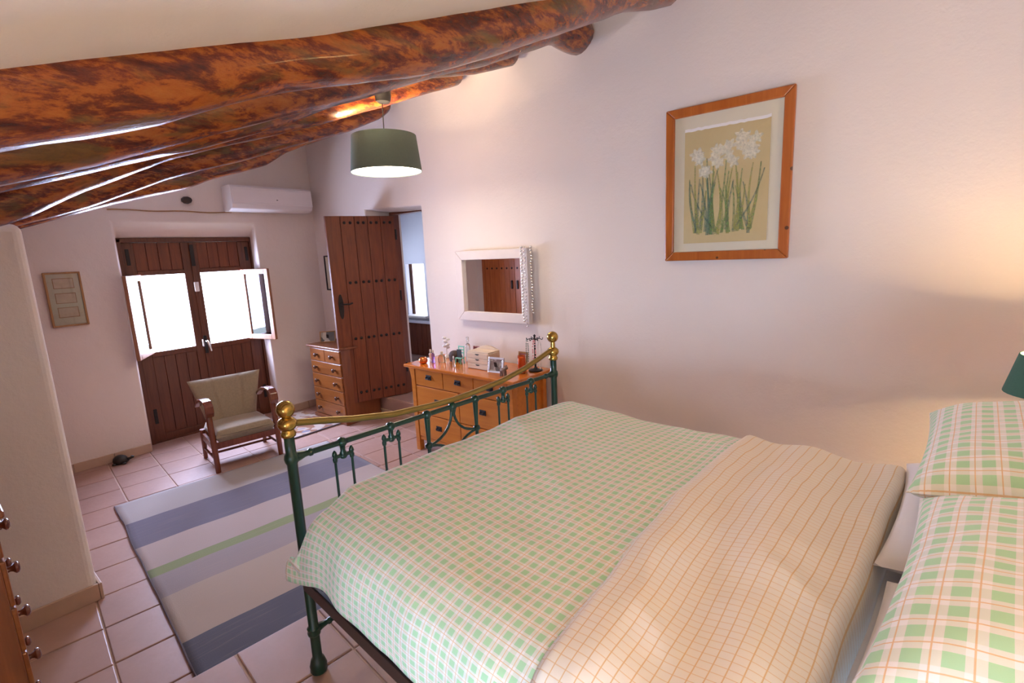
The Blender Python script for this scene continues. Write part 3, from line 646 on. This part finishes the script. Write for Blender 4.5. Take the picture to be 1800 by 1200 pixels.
rows = [(.568, .705, [(a+k*th, a+(k+1)*th) for k in range(3)]), (.332, .560, [(a, a+hf), (a+hf, b)]), (.130, .324, [(a, a+hf), (a+hf, b)])]
hp = MB(); hp.box(-.004, 0, -.030, .030, -.020, .020); hpm = hp.mesh('handle_plate')
hq = MB(); hq.tube([(-.004, -.018, .004), (-.016, -.018, .002), (-.018, -.016, -.010), (-.018, .016, -.010), (-.016, .018, .002), (-.004, .018, .004)], .004, 6); hq.box(-.018, -.014, -.014, .014, -.012, .000); hqm = hq.mesh('handle', 40)
for z0, z1, segs in rows:
    for s0, s1 in segs:
        d = MB().box(.004, .024, s0+.003, s1-.003, z0, z1).build('drawer', M['oak'], dr, bevel=.003)
        zz = (z0+z1)/2+.008
        link('handle_plate', hpm, M['black'], d, .001, (.004, (s0+s1)/2, zz)); link('handle', hqm, M['black'], d, 0, (.004, (s0+s1)/2, zz))
ZT = DH+.005
def on(x, y): return (2.535+x, 2.13+y, ZT)
# left to right on the dresser
c = thing('copper_candle_holder', 'small round copper candle holder at the left end of the dresser', 'candle holder', on(.06, .98))
M['copper'] = plain('copper', (.75, .22, .07), .2, .2, 15, metal=.8)
MB().lathe([(.001, 0), (.024, 0), (.036, .014), (.037, .03), (.028, .048), (.024, .05), (.022, .047), (.02, .02), (.001, .02)], 18).build('bowl', M['copper'], c, smooth=50)
MB().lathe([(.001, .02), (.018, .02), (.018, .04), (.001, .042)], 12).build('candle', M['cream'], c, smooth=40)
def bottle(loc, lab, h, r, mat, capmat, capr=.5, nm='perfume_bottle'):
    t = thing(nm, lab, 'bottle', loc)
    MB().lathe([(.001, 0), (r*.95, 0), (r, .004), (r, h*.62), (r*.8, h*.70), (r*.4, h*.74), (r*.4, h*.80), (.001, h*.80)], 14).build('glass_body', mat, t, smooth=40)
    MB().lathe([(.001, h*.79), (r*capr, h*.79), (r*capr, h*.98), (r*capr*.8, h), (.001, h)], 12).build('cap', capmat, t, smooth=40)
    return t
bottle(on(.13, .965), 'slim clear bottle beside the copper candle holder', .105, .014, M['clear'], M['palewood'])
bottle(on(.12, .925), 'slim violet bottle, second beside the copper candle holder', .105, .014, M['violet'], M['palewood'])
t = thing('perfume_flask', 'flat rounded pale flask right of the violet bottle', 'bottle', on(.16, .865))
MB().prism([(.034*math.cos(k*math.pi/8), .034+.034*math.sin(k*math.pi/8)) if k <= 8 else p for k, p in list(zip(range(9), [None]*9))+[(9, (-.034, 0)), (10, (.034, 0))]], 'x', -.012, .012).build('glass_body', M['amber'], t, bevel=.003)
MB().lathe([(.001, .066), (.010, .066), (.010, .09), (.001, .092)], 10).build('cap', M['cream'], t, smooth=40)
t = thing('flower_ornament', 'tall white flower ornament at the left rear of the dresser', 'ornament', on(.30, .955))
MB().tube([(0, 0, 0), (.004, .005, .08), (0, 0, .15)], .004, 6).build('stem', M['white'], t); MB().lathe([(.001, 0), (.022, 0), (.024, .01), (.012, .03), (.001, .03)], 12).build('base', M['white'], t, smooth=40)
for k in range(7):
    a = k*2.4; z = .09+.014*k; MB().sphere((.016*math.cos(a), .016*math.sin(a), z), (.018, .018, .012), 8, 6).build('petal', M['white'], t, smooth=60)
t = thing('dark_basket', 'dark rounded woven basket left of the mint mini chair', 'basket', on(.25, .80)); M['wicker'] = plain('dark_wicker', (.07, .04, .03), .8, .5, 70, .8)
MB().lathe([(.001, 0), (.045, 0), (.052, .02), (.053, .05), (.047, .055), (.001, .055)], 18, M=Matrix.Diagonal((.8, 1.25, 1, 1))).build('basket_body', M['wicker'], t, smooth=40)
MB().sphere((0, 0, .055), (.040, .062, .035), 14, 8).build('lid', M['wicker'], t, smooth=60)
t = thing('miniature_chair', 'mint green miniature chair holding a dark card', 'ornament', on(.20, .70)); M['mint'] = plain('mint_paint', (.22, .62, .50), .4, .05, 20)
for a in (-1, 1):
    for b in (-1, 1): MB().tube([(a*.020, b*.030, 0), (a*.017, b*.027, .045)], .004, 6).build('leg', M['mint'], t)
    MB().tube([(.018, a*.028, .045), (.026, a*.030, .14)], .004, 6).build('back_post', M['mint'], t)
MB().box(-.022, .022, -.032, .032, .043, .050).build('seat', M['mint'], t, bevel=.002)
for z in (.085, .11, .135): MB().box(.020, .025, -.030, .030, z-.005, z+.005).build('back_rail', M['mint'], t)
c2 = MB().box(-.003, .001, -.024, .024, .05, .115).build('card', M['black'], t)
bottle(on(.30, .70), 'tall clear glass bottle behind the mint miniature chair', .20, .020, M['clear'], M['clear'], .6, 'glass_bottle')
bottle(on(.09, .655), 'small clear glass vial at the front edge right of the mint chair', .085, .010, M['clear'], M['white'], .6, 'glass_vial')
def easel(loc, lab, wd, hg, fm, pm, bw=.012, rz=0., tilt=.18, nm='photo_frame'):
    t = thing(nm, lab, 'photo frame', loc, rz); R = Matrix.Rotation(tilt, 4, 'Y')
    mb = MB()
    mb.box(-.004, .008, -wd/2, wd/2, 0, bw, R); mb.box(-.004, .008, -wd/2, wd/2, hg-bw, hg, R); mb.box(-.004, .008, -wd/2, -wd/2+bw, bw, hg-bw, R); mb.box(-.004, .008, wd/2-bw, wd/2, bw, hg-bw, R)
    mb.build('frame', fm, t, bevel=.002)
    MB().box(.001, .004, -wd/2+bw, wd/2-bw, bw, hg-bw, R).build('photo', pm, t)
    MB().box(.008, .010, -.012, .012, .02, hg*.7, Matrix.Translation((.012, 0, 0)) @ Matrix.Rotation(-.25, 4, 'Y')).build('stand', M['black'], t); return t
def photo_mat(name, cs, sc=30):
    x = N(name); vr = x.n('ShaderNodeTexVoronoi'); x.l(x.coord(), vr.inputs['Vector']); vr.inputs['Scale'].default_value = sc; sp = x.n('ShaderNodeSeparateColor'); x.l(vr.outputs['Color'], sp.inputs[0])
    x.set(color=x.ramp(sp.outputs[0], [(i/len(cs), c) for i, c in enumerate(cs)]), rough=.25); return x.m
M['ph_grey'] = photo_mat('grey_photo', [(.5, .47, .46), (.12, .10, .10), (.6, .55, .53), (.25, .2, .2)])
M['ph_red'] = photo_mat('red_photo', [(.45, .10, .10), (.55, .35, .33), (.28, .06, .08), (.6, .45, .4)])
M['ph_sepia'] = photo_mat('sepia_photo', [(.68, .60, .48), (.05, .06, .06), (.66, .58, .46)], 12)
easel(on(.30, .615), 'reddish picture card between the mint chair and the pale wooden chest', .085, .13, M['ph_red'], M['ph_red'])
MB_ = MB().box(-.02, .02, -.012, .012, 0, .125); tag(MB_.build('white_box', M['white'], None, bevel=.003, loc=on(.24, .555)), 'narrow upright white box against the left side of the pale wooden chest', 'box')
t = thing('trinket_chest', 'pale wooden trinket chest with three small drawers and arched back', 'box', on(.19, .43))
MB().box(-.065, .065, -.11, .11, 0, .125).build('body', M['palewood'], t, bevel=.003)
MB().prism([(-.11, .125)]+[(-.11+.22*k/12, .135+.028*math.sin(math.pi*k/12)) for k in range(13)]+[(.11, .125)], 'x', .045, .065).build('arched_back', M['palewood'], t, bevel=.002)
MB().box(-.060, .045, -.105, .105, .125, .135).build('lid', M['palewood'], t, bevel=.003)
for z in (.004, .044, .084):
    d = MB().box(-.070, -.063, -.104, .104, z+.001, z+.037).build('drawer', M['palewood'], t, bevel=.002)
    MB().prism([(.020*math.cos(math.pi+math.pi*k/8), .010*math.sin(math.pi+math.pi*k/8)) for k in range(9)], 'x', -.0715, -.069).build('finger_notch', M['black'], d, loc=(0, 0, z+.034))
easel(on(.10, .235), 'silver framed black and white photo on the dresser', .135, .115, M['chrome'], M['ph_grey'], .016, .12, .2)
t = thing('animal_figurine', 'small dark animal figurine in front of the silver photo frame', 'figurine', on(.06, .125)); M['fig'] = plain('grey_brown_resin', (.20, .13, .10), .5, .4, 40, .3)
mb = MB(); mb.sphere((0, 0, .042), (.016, .028, .018)); mb.sphere((0, -.028, .062), (.012, .014, .013))
for a in (-1, 1):
    for b in (-1, 1): mb.tube([(a*.009, b*.018, .0), (a*.009, b*.016, .040)], .006, 7)
    mb.sphere((a*.008, -.026, .076), (.004, .003, .007), 8, 6)
mb.tube([(0, .026, .045), (0, .040, .055)], .004, 6); mb.build('body', M['fig'], t, smooth=60)
easel(on(.29, .14), 'small brown framed picture behind the orange candle jar', .085, .13, M['thinframe'], M['ph_red'], .012)
M['orange'] = tinted('orange_glass', (1, .28, .05), .1); M['yellow'] = plain('yellow_wax', (.85, .62, .10), .5)
t = thing('orange_candle_jar', 'bright orange tall jar with a yellow centre near the bed post', 'jar', on(.19, .06))
n = 20; pr = [(.028, 0), (.032, .06), (.028, .13), (.025, .13), (.028, .06), (.024, .006)]; MB().lathe(pr, n).build('jar_body', M['orange'], t, smooth=50)
MB().lathe([(.001, .008), (.016, .008), (.016, .115), (.001, .118)], 12).build('candle', M['yellow'], t, smooth=40)
t = thing('jewellery_stand', 'dark jewellery stand with hooked arms at the right end of the dresser', 'stand', on(.30, .02))
MB().lathe([(.001, 0), (.05, 0), (.052, .008), (.02, .016), (.007, .03), (.006, .25), (.010, .26), (.001, .27)], 16).build('post', M['iron'], t, smooth=40)
for k in range(6):
    a = k*math.pi/3; MB().tube([(0, 0, .225), (.03*math.cos(a), .03*math.sin(a), .24), (.055*math.cos(a), .055*math.sin(a), .23), (.06*math.cos(a), .06*math.sin(a), .245)], .003, 6).build('arm', M['iron'], t)
M['pinkb'] = plain('pink_beads', (.70, .30, .30), .3, .2, 40); M['pearl'] = plain('pearl_beads', (.80, .72, .66), .2, .05, 40); M['greenb'] = plain('grey_green_beads', (.22, .27, .22), .3, .2, 40)
def beads(lab, pts, r, mat, step):
    mb = MB(); acc = 0; P = [Vector(p) for p in pts]
    for i in range(len(P)-1):
        d = P[i+1]-P[i]; k = max(1, int(d.length/step))
        for j in range(k): mb.sphere(P[i]+d*(j/k), r, 6, 5)
    base = P[-1]; o = mb.build('necklace', mat, None, smooth=60); return tag(o, lab, 'necklace', 'necklaces at the mirror end of the dresser')
bx, by = 2.835, 2.15
def loop(cx, cy, z1, L, wd): return [(cx+wd*math.sin(t)*.4, cy+wd*math.sin(t), z1-L*(1-math.cos(t))/2) for t in [2*math.pi*k/22 for k in range(23)]]
beads('pink bead necklace hanging from the jewellery stand', loop(bx-.05, by-.03, ZT+.235, .16, .018), .0055, M['pinkb'], .011)
beads('pearl necklace hanging low from the jewellery stand', loop(bx-.02, by-.055, ZT+.235, .21, .022), .005, M['pearl'], .010)
beads('grey green bead necklace hanging from the jewellery stand', loop(bx-.02, by+.055, ZT+.235, .20, .014), .005, M['greenb'], .010)
# mirror over the dresser
mr = thing('wall_mirror', 'white framed rectangular wall mirror above the dresser', 'mirror', (2.955, 2.622, 1.06))
def framed(parent, wd, hg, bw, th, mat, name='frame_member', depth='x', bevel=.004):
    """four mitred members in the y-z plane, front towards -x"""
    y0, y1 = -wd/2, wd/2
    for poly in ([(y0, 0), (y1, 0), (y1-bw, bw), (y0+bw, bw)], [(y0, hg), (y0+bw, hg-bw), (y1-bw, hg-bw), (y1, hg)], [(y0, 0), (y0+bw, bw), (y0+bw, hg-bw), (y0, hg)], [(y1, 0), (y1, hg), (y1-bw, hg-bw), (y1-bw, bw)]):
        MB().prism(poly, 'x', -th, 0).build(name, mat, parent, bevel=bevel)
M['mframe'] = plain('limewashed_frame', (.72, .62, .57), .6, .06, 12)
framed(mr, .745, .56, .072, .040, M['mframe'])
MB().box(-.016, -.010, -.31, .31, .065, .50).build('mirror_glass', M['mirror'], mr)
MB().box(-.012, .012, -.36, .36, .01, .55).build('backing', M['palewood'], mr)
M['silverb'] = plain('silver_beads', (.80, .79, .76), .12, .3, 90, metal=.9)
for k, (yy, L, xx) in enumerate(((2.285, .56, 2.895), (2.225, .50, 2.93), (2.262, .60, 2.90))):
    lab = ['longest silver bead strand hanging over the right frame of the mirror', 'silver bead strand hanging outside the right edge of the mirror', 'slim silver bead strand between the other two at the mirror'][k]
    beads(lab, [(xx, yy+.004*math.sin(j*1.3), 1.625-L*j/24) for j in range(25)], (.010, .010, .007)[k], M['silverb'], .017)

# ------------------------------------------------------------------ chest of drawers (back corner) and knob chest (left foreground)
def chest(name, label, loc, rz, Wd, Dp, Hh, rows, knobm, bodym, frontm, knobr=.015):
    t = thing(name, label, 'chest of drawers', loc, rz)                # local: front faces -x, width along +y
    MB().box(.012, Dp, .005, Wd-.005, .03, Hh-.022).build('body', bodym, t, bevel=.003)
    MB().box(-.018, Dp+.006, -.020, Wd+.020, Hh-.022, Hh).build('top', bodym, t, bevel=.007, seg=3)
    MB().box(-.012, Dp, -.008, Wd+.008, 0, .045).build('plinth', bodym, t, bevel=.006)
    km = MB().lathe([(.001, 0), (knobr*.55, 0), (knobr*.45, knobr*.5), (knobr*.6, knobr*.8), (knobr*1.05, knobr*1.15), (knobr, knobr*1.5), (knobr*.6, knobr*1.75), (.001, knobr*1.8)], 12, M=Matrix.Rotation(-math.pi/2, 4, 'Y')).mesh('knob', 50)
    for z0, z1, segs, ks in rows:
        for (s0, s1), kk in zip(segs, ks):
            d = MB().box(0, .014, s0+.003, s1-.003, z0+.003, z1-.003).build('drawer', frontm, t, bevel=.004)
            for q in kk: link('knob', km, knobm, d, 0, (0, q, (z0+z1)/2))
    return t
W1 = .575; one = [(.015, W1-.015)]; kk = [[.12, W1-.12]]
chest('chest_of_drawers', 'honey pine chest of drawers in the back corner beside the open door', (2.545, 4.255, 0), 0, W1, .40, .765,
      [(.605, .735, [(.015, W1/2), (W1/2, W1-.015)], [[W1*.26], [W1*.74]])]+[(a, b, one, kk) for a, b in ((.475, .605), (.33, .475), (.19, .33), (.048, .19))], M['dknob'], M['pine_side'], M['pine'], .020)
easel((2.70, 4.715, .766), 'brown framed sepia photo on the pine chest of drawers', .155, .115, M['thinframe'], M['ph_sepia'], .010, .85, .2)
W2 = .62                                   # turned half round: its own +y end is the near one
chest('tall_chest', 'brown knobbed chest of drawers cut off at the left foreground', (.058, 1.85+W2, 0), math.pi, W2, .42, .99,
      [(.845, .965, [(.015, W2/2), (W2/2, W2-.015)], [[W2*.22], [W2-.115]])]+[(a, b, [(.015, W2-.015)], [[.115, W2-.115]]) for a, b in ((.70, .84), (.56, .70), (.41, .56), (.24, .41), (.05, .24))], M['knob'], M['pine_side'], M['pine'], .0165)

# ------------------------------------------------------------------ wall pictures
pc = thing('flower_picture', 'large pine framed picture of white flowers on the long wall', 'picture', (2.965, .895, 1.50))
framed(pc, .66, .845, .050, .028, M['pineframe'], bevel=.006)
MB().box(-.012, -.009, -.285, .285, .045, .80).build('mount', M['cream'], pc)
x = N('painted_paper'); vec = x.coord(); f = x.noise(vec, 3, 4); g = x.noise(vec, 22, 4)
cc = x.mix(f, (.50, .37, .16), (.62, .52, .30)); cc = x.mix(x.math('MULTIPLY', g, .35), cc, (.44, .34, .17)); x.set(color=cc, rough=.8); M['paper'] = x.m
pp = [(-.222, .098), (.222, .098)]+[(.222-.444*k/24, .712+.006*noise.noise((k*.9, 0, 0))) for k in range(25)]
paper = MB().prism(pp, 'x', -.0142, -.0122).build('painting', M['paper'], pc)
MB().prism([(p[0], p[1]+(.016 if i > 1 else 0)) for i, p in enumerate(pp)], 'x', -.0132, -.0118).build('torn_edge', M['white'], pc)
def soft(name, c, alpha):
    x = N(name); f = x.noise(x.coord(), 60, 3); x.set(color=c, rough=.85); x.val(x.b.inputs['Alpha'], x.math('MULTIPLY', f, alpha*1.7)); return x.m
stm = [soft('stem_green', (.22, .32, .11), .6), soft('stem_teal', (.14, .24, .17), .6), soft('stem_olive', (.42, .40, .13), .65)]
rnd = random.Random(3)
def strip(y0, z0, y1, z1, w0, w1, cur, mat, dx):
    n = 10; vs = []
    for k in range(n+1):
        t = k/n; yy = y0+(y1-y0)*t+cur*math.sin(math.pi*t); zz = z0+(z1-z0)*t; wd = w0+(w1-w0)*t
        vs += [(-.0146-dx, yy-wd/2, zz), (-.0146-dx, yy+wd/2, zz)]
    MB().add(vs, [(2*k, 2*k+1, 2*k+3, 2*k+2) for k in range(n)]).build('painted_stem', mat, paper)
for k in range(40):
    y0 = rnd.uniform(-.15, .16); strip(y0, .15+rnd.uniform(-.01, .02), y0+rnd.uniform(-.05, .05), rnd.uniform(.36, .56), .017, .006, rnd.uniform(-.02, .02), stm[k % 3], k*.00002)
strip(.06, .18, .185, .43, .010, .008, .02, stm[1], .0006); strip(-.05, .16, -.20, .47, .012, .006, -.02, stm[1], .0006); strip(.15, .19, .10, .30, .01, .006, 0, stm[0], .0006)
fl = soft('petal_white', (.88, .83, .66), .62)
for k in range(26):
    yy, zz = rnd.uniform(-.16, .17), 0; zz = .575-.25*abs(yy+.04)*.4+rnd.uniform(-.075, .045)+(.05 if yy < -.05 else 0)
    poly = []
    for j in range(20):
        a = 2*math.pi*j/20; r = .027*(1+.35*math.cos(5*a+k)); poly.append((-.0154-k*.00002, yy+r*math.cos(a), zz+r*math.sin(a)))
    MB().add(poly, [tuple(range(20))]).build('painted_blossom', fl, paper)
p2 = thing('small_picture', 'light brown framed picture with three small prints on the back wall', 'picture', (.808, YB-.004, 1.178))
fm = MB(); wd, hg, bw = .222, .422, .014
for poly in ([(-wd/2, 0), (wd/2, 0), (wd/2-bw, bw), (-wd/2+bw, bw)], [(-wd/2, hg), (-wd/2+bw, hg-bw), (wd/2-bw, hg-bw), (wd/2, hg)], [(-wd/2, 0), (-wd/2+bw, bw), (-wd/2+bw, hg-bw), (-wd/2, hg)], [(wd/2, 0), (wd/2, hg), (wd/2-bw, hg-bw), (wd/2-bw, bw)]):
    MB().prism(poly, 'y', -.022, 0).build('frame_member', M['thinframe'], p2, bevel=.003)
MB().box(-.10, .10, -.010, -.006, .012, .41).build('mount', M['cream'], p2)
for z in (.075, .185, .30):
    MB().box(-.063, .063, -.0108, -.0098, z-.005, z+.075).build('print_border', M['thinframe'], p2); MB().box(-.058, .058, -.0114, -.0104, z, z+.070).build('print', M['palewood'], p2)
MB().box(-.10, .10, -.0165, -.0150, .012, .41).build('glazing', M['glass'], p2)
p3 = thing('dark_framed_picture', 'narrow dark framed picture mostly hidden behind the open plank door', 'picture', (2.968, 4.90, 1.275))
framed(p3, .30, .37, .014, .02, M['iron'], bevel=.002); MB().box(-.010, -.006, -.14, .14, .012, .36).build('mount', M['cream'], p3); MB().box(-.0115, -.0095, -.07, .07, .09, .28).build('print', M['ph_sepia'], p3)
# air conditioner
ac = thing('air_conditioner', 'white wall mounted air conditioner above the back doors', 'air conditioner', (2.465, YB, 2.09))
prf = [(0, .235), (-.17, .235), (-.195, .215), (-.20, .06), (-.175, .02), (-.12, 0), (0, 0)]
MB().prism([(p[0], p[1]) for p in prf], 'x', -.40, .40).build('housing', M['acwhite'], ac, bevel=.008, seg=3)
MB().box(-.385, .385, -.203, -.196, .075, .20).build('front_panel', M['acwhite'], ac, bevel=.004)
MB().box(-.36, .36, -.19, -.13, .006, .014, Matrix.Translation((0, -.02, .012)) @ Matrix.Rotation(-.5, 4, 'X') @ Matrix.Translation((0, .02, 0))).build('louvre', M['white'], ac, bevel=.002)
MB().box(.02, .034, -.2045, -.2025, .105, .112).build('logo_mark', M['black'], ac)
# cable and peg on the back wall
tag(MB().tube([(1.17+.96*k/14, YB-.006, 2.085+.004*math.sin(k)) for k in range(15)], .005, 6).build('cable', M['thinframe'], None, smooth=60), 'thin pale cable running along the back wall to the air conditioner', 'cable')
mb = MB(); mb.lathe([(.001, 0), (.036, 0), (.040, .02), (.034, .05), (.001, .055)], 9, M=Matrix.Translation((1.758, YB+.01, 2.184)) @ Matrix.Rotation(math.pi/2, 4, 'X') @ Matrix.Diagonal((1.1, .85, 1, 1)))
tag(mb.build('wooden_peg', M['railbrown'], None, smooth=30), 'dark stub of a wooden peg in the back wall above the doors', 'peg')
# turtle ornament
t = thing('turtle_ornament', 'small dark turtle ornament on the floor by the back wall', 'ornament', (.93, 5.10, 0), -.5)
mb = MB(); mb.sphere((0, 0, .030), (.055, .045, .045), 14, 8); mb.build('shell', M['shell'], t, smooth=60)
MB().tube([(.04, 0, .03), (.07, 0, .035), (.085, 0, .045), (.098, 0, .042)], [.012, .010, .014, .008], 8).build('head', M['shell'], t, smooth=60)
for a in (-1, 1):
    for b in (-1, 1): MB().sphere((a*.035, b*.04, .010), (.016, .012, .010), 8, 6).build('foot', M['shell'], t, smooth=60)

# ------------------------------------------------------------------ rugs
rug = thing('striped_rug', 'large flat striped rug in grey, blue and green before the bed', 'rug')
def rfn(a, b):
    u = .288+a*1.512; v = 4.212-b*2.212
    u += (.012*noise.noise((v*3, 0, 0)))*(1-a)+.01*noise.noise((v*3, 5, 0))*a; v += .008*noise.noise((u*3, 2, 0))
    X, Y = tw(u, v); return (X, Y, .004+.0035+.003*noise.noise((X*5, Y*5, 0)))
mb = MB().grid(rfn, 40, 60, lambda a, b: (a*.675, b)); o = mb.build('woven_field', M['kilim'], rug, smooth=80)
m = o.modifiers.new('thick', 'SOLIDIFY'); m.thickness = .006; m.offset = -1
M['cord'] = plain('dark_edge_cord', (.12, .10, .12), .9, .3, 60)
for a in (0, 1): MB().tube([Vector(rfn(a, k/40))+Vector((0, 0, .001)) for k in range(41)], .005, 6).build('edge_cord', M['cord'], rug, smooth=60)
MB().tube([Vector(rfn(k/30, 0))+Vector((0, 0, .001)) for k in range(31)], .003, 6).build('fringe', M['cord'], rug, smooth=60)
fr_ = thing('floral_rug', 'small floral patterned rug in front of the pine chest', 'rug', (2.29, 4.70, .004), 0)
MB().box(-.23, .24, -.335, .40, 0, .008).build('pile', M['floral'], fr_, bevel=.003)
mb = MB(); mb.box(-.235, .24, -.345, -.335, 0, .009); mb.box(-.24, -.23, -.345, .40, 0, .009); mb.build('edge_binding', M['cord'], fr_)

# ------------------------------------------------------------------ armchair (local: x across 0..W, y back, front at 0)
CA = math.radians(-8.2)
ch = thing('armchair', 'low wooden armchair with olive upholstered seat and flared back', 'armchair', (1.341, 4.165, .001), CA)
CW = .47
for s, u in ((1, .0), (-1, CW)):
    MB().tube([(u-.0*s, 0, 0), (u, .012, .20), (u, .035, .36), (u, .055, .50), (u, .055, .53)], [.019, .022, .023, .022, .020], 10).build('leg', M['mahog'], ch, smooth=50)
    MB().tube([(u, .44, 0), (u, .41, .14), (u, .40, .26)], [.016, .019, .021], 10).build('leg', M['mahog'], ch, smooth=50)
    arm = [(.0, .455), (-.028, .490), (-.022, .535), (.02, .562), (.10, .565), (.22, .545), (.34, .505), (.43, .455)]
    P = [Vector((u, y+.01, z)) for y, z in arm]; mb = MB(); vs = []
    for i, p in enumerate(P):
        t = (P[min(i+1, 7)]-P[max(i-1, 0)]).normalized(); nn = Vector((0, -t.z, t.y)); hw_ = .030 if i < 6 else .024
        vs += [p+Vector((-hw_, 0, 0))+nn*.011, p+Vector((hw_, 0, 0))+nn*.011, p+Vector((hw_, 0, 0))-nn*.011, p+Vector((-hw_, 0, 0))-nn*.011]
    mb.add(vs, [(4*i+j, 4*i+(j+1) % 4, 4*i+4+(j+1) % 4, 4*i+4+j) for i in range(7) for j in range(4)]+[(0, 1, 2, 3), (28, 29, 30, 31)]); mb.build('arm', M['mahog'], ch, bevel=.006, seg=3)
    MB().box(u-.012, u+.012, .01, .42, .175, .235).build('side_rail', M['mahog'], ch, bevel=.004)
    MB().tube([(u, .03, .21), (u, .20, .23), (u, .42, .20), (u, .45, .48)], .013, 8).build('arm_support', M['mahog'], ch, smooth=50) if False else None
MB().box(.0, CW, .002, .026, .185, .235).build('front_rail', M['mahog'], ch, bevel=.004)
MB().box(.0, CW, .395, .42, .185, .235).build('back_rail', M['mahog'], ch, bevel=.004)
MB().tube([(0, .21, .095), (CW, .21, .095)], .010, 8).build('stretcher', M['mahog'], ch, smooth=50)
for u in (0, CW): MB().tube([(u, .01, .10), (u, .42, .09)], .010, 8).build('stretcher', M['mahog'], ch, smooth=50)
def seatfn(sgn):
    def g(a, b):
        A, B = 2*a-1, 2*b-1; e = (1-abs(A)**14)**.3*(1-abs(B)**14)**.3
        return (CW/2+A*.216, .225+B*.235, .275+(.055 if sgn > 0 else -.045)*e+(.012*(1-A*A)*(1-B*B) if sgn > 0 else 0)-.02*(B+1)/2)
    return g
mb = MB(); mb.grid(seatfn(1), 24, 24); mb.grid(seatfn(-1), 24, 24); st = mb.build('seat_cushion', M['olive'], ch, smooth=60)
MB().tube([(CW/2+.214*math.copysign(abs(math.cos(t))**.25, math.cos(t)), .225+.237*math.copysign(abs(math.sin(t))**.25, math.sin(t)), .292-.02*(math.copysign(abs(math.sin(t))**.25, math.sin(t))+1)/2) for t in [2*math.pi*k/48 for k in range(49)]], .005, 6).build('piping', M['olive'], st, smooth=60)
def backfn(sgn):
    def g(a, b):
        A = 2*a-1; wd = .188+.092*b**1.2; e = (1-abs(A)**6)**.45*(1-abs(2*b-1)**10)**.4
        ym = .405+.115*b; z = .265+.40*b-.0*(A*A)+.018*b*(1-A*A)*0
        seam = .010*sum(math.exp(-((A-q)/.045)**2) for q in (-.42, .42)) if sgn < 0 else 0
        return (CW/2+A*wd, ym+sgn*.043*e+seam-.05*A*A*b, z-.012*(1-A*A)*b)
    return g
mb = MB(); mb.grid(backfn(1), 48, 24); mb.grid(backfn(-1), 48, 24); mb.build('backrest', M['olive'], ch, smooth=60)

# ------------------------------------------------------------------ scale everything to metres
done = set()
for o in bpy.data.objects:
    if o.type in ('LIGHT', 'CAMERA'): continue
    o.location = o.location*S
    if o.type == 'MESH' and o.data.name not in done:
        done.add(o.data.name); o.data.transform(Matrix.Scale(S, 4))
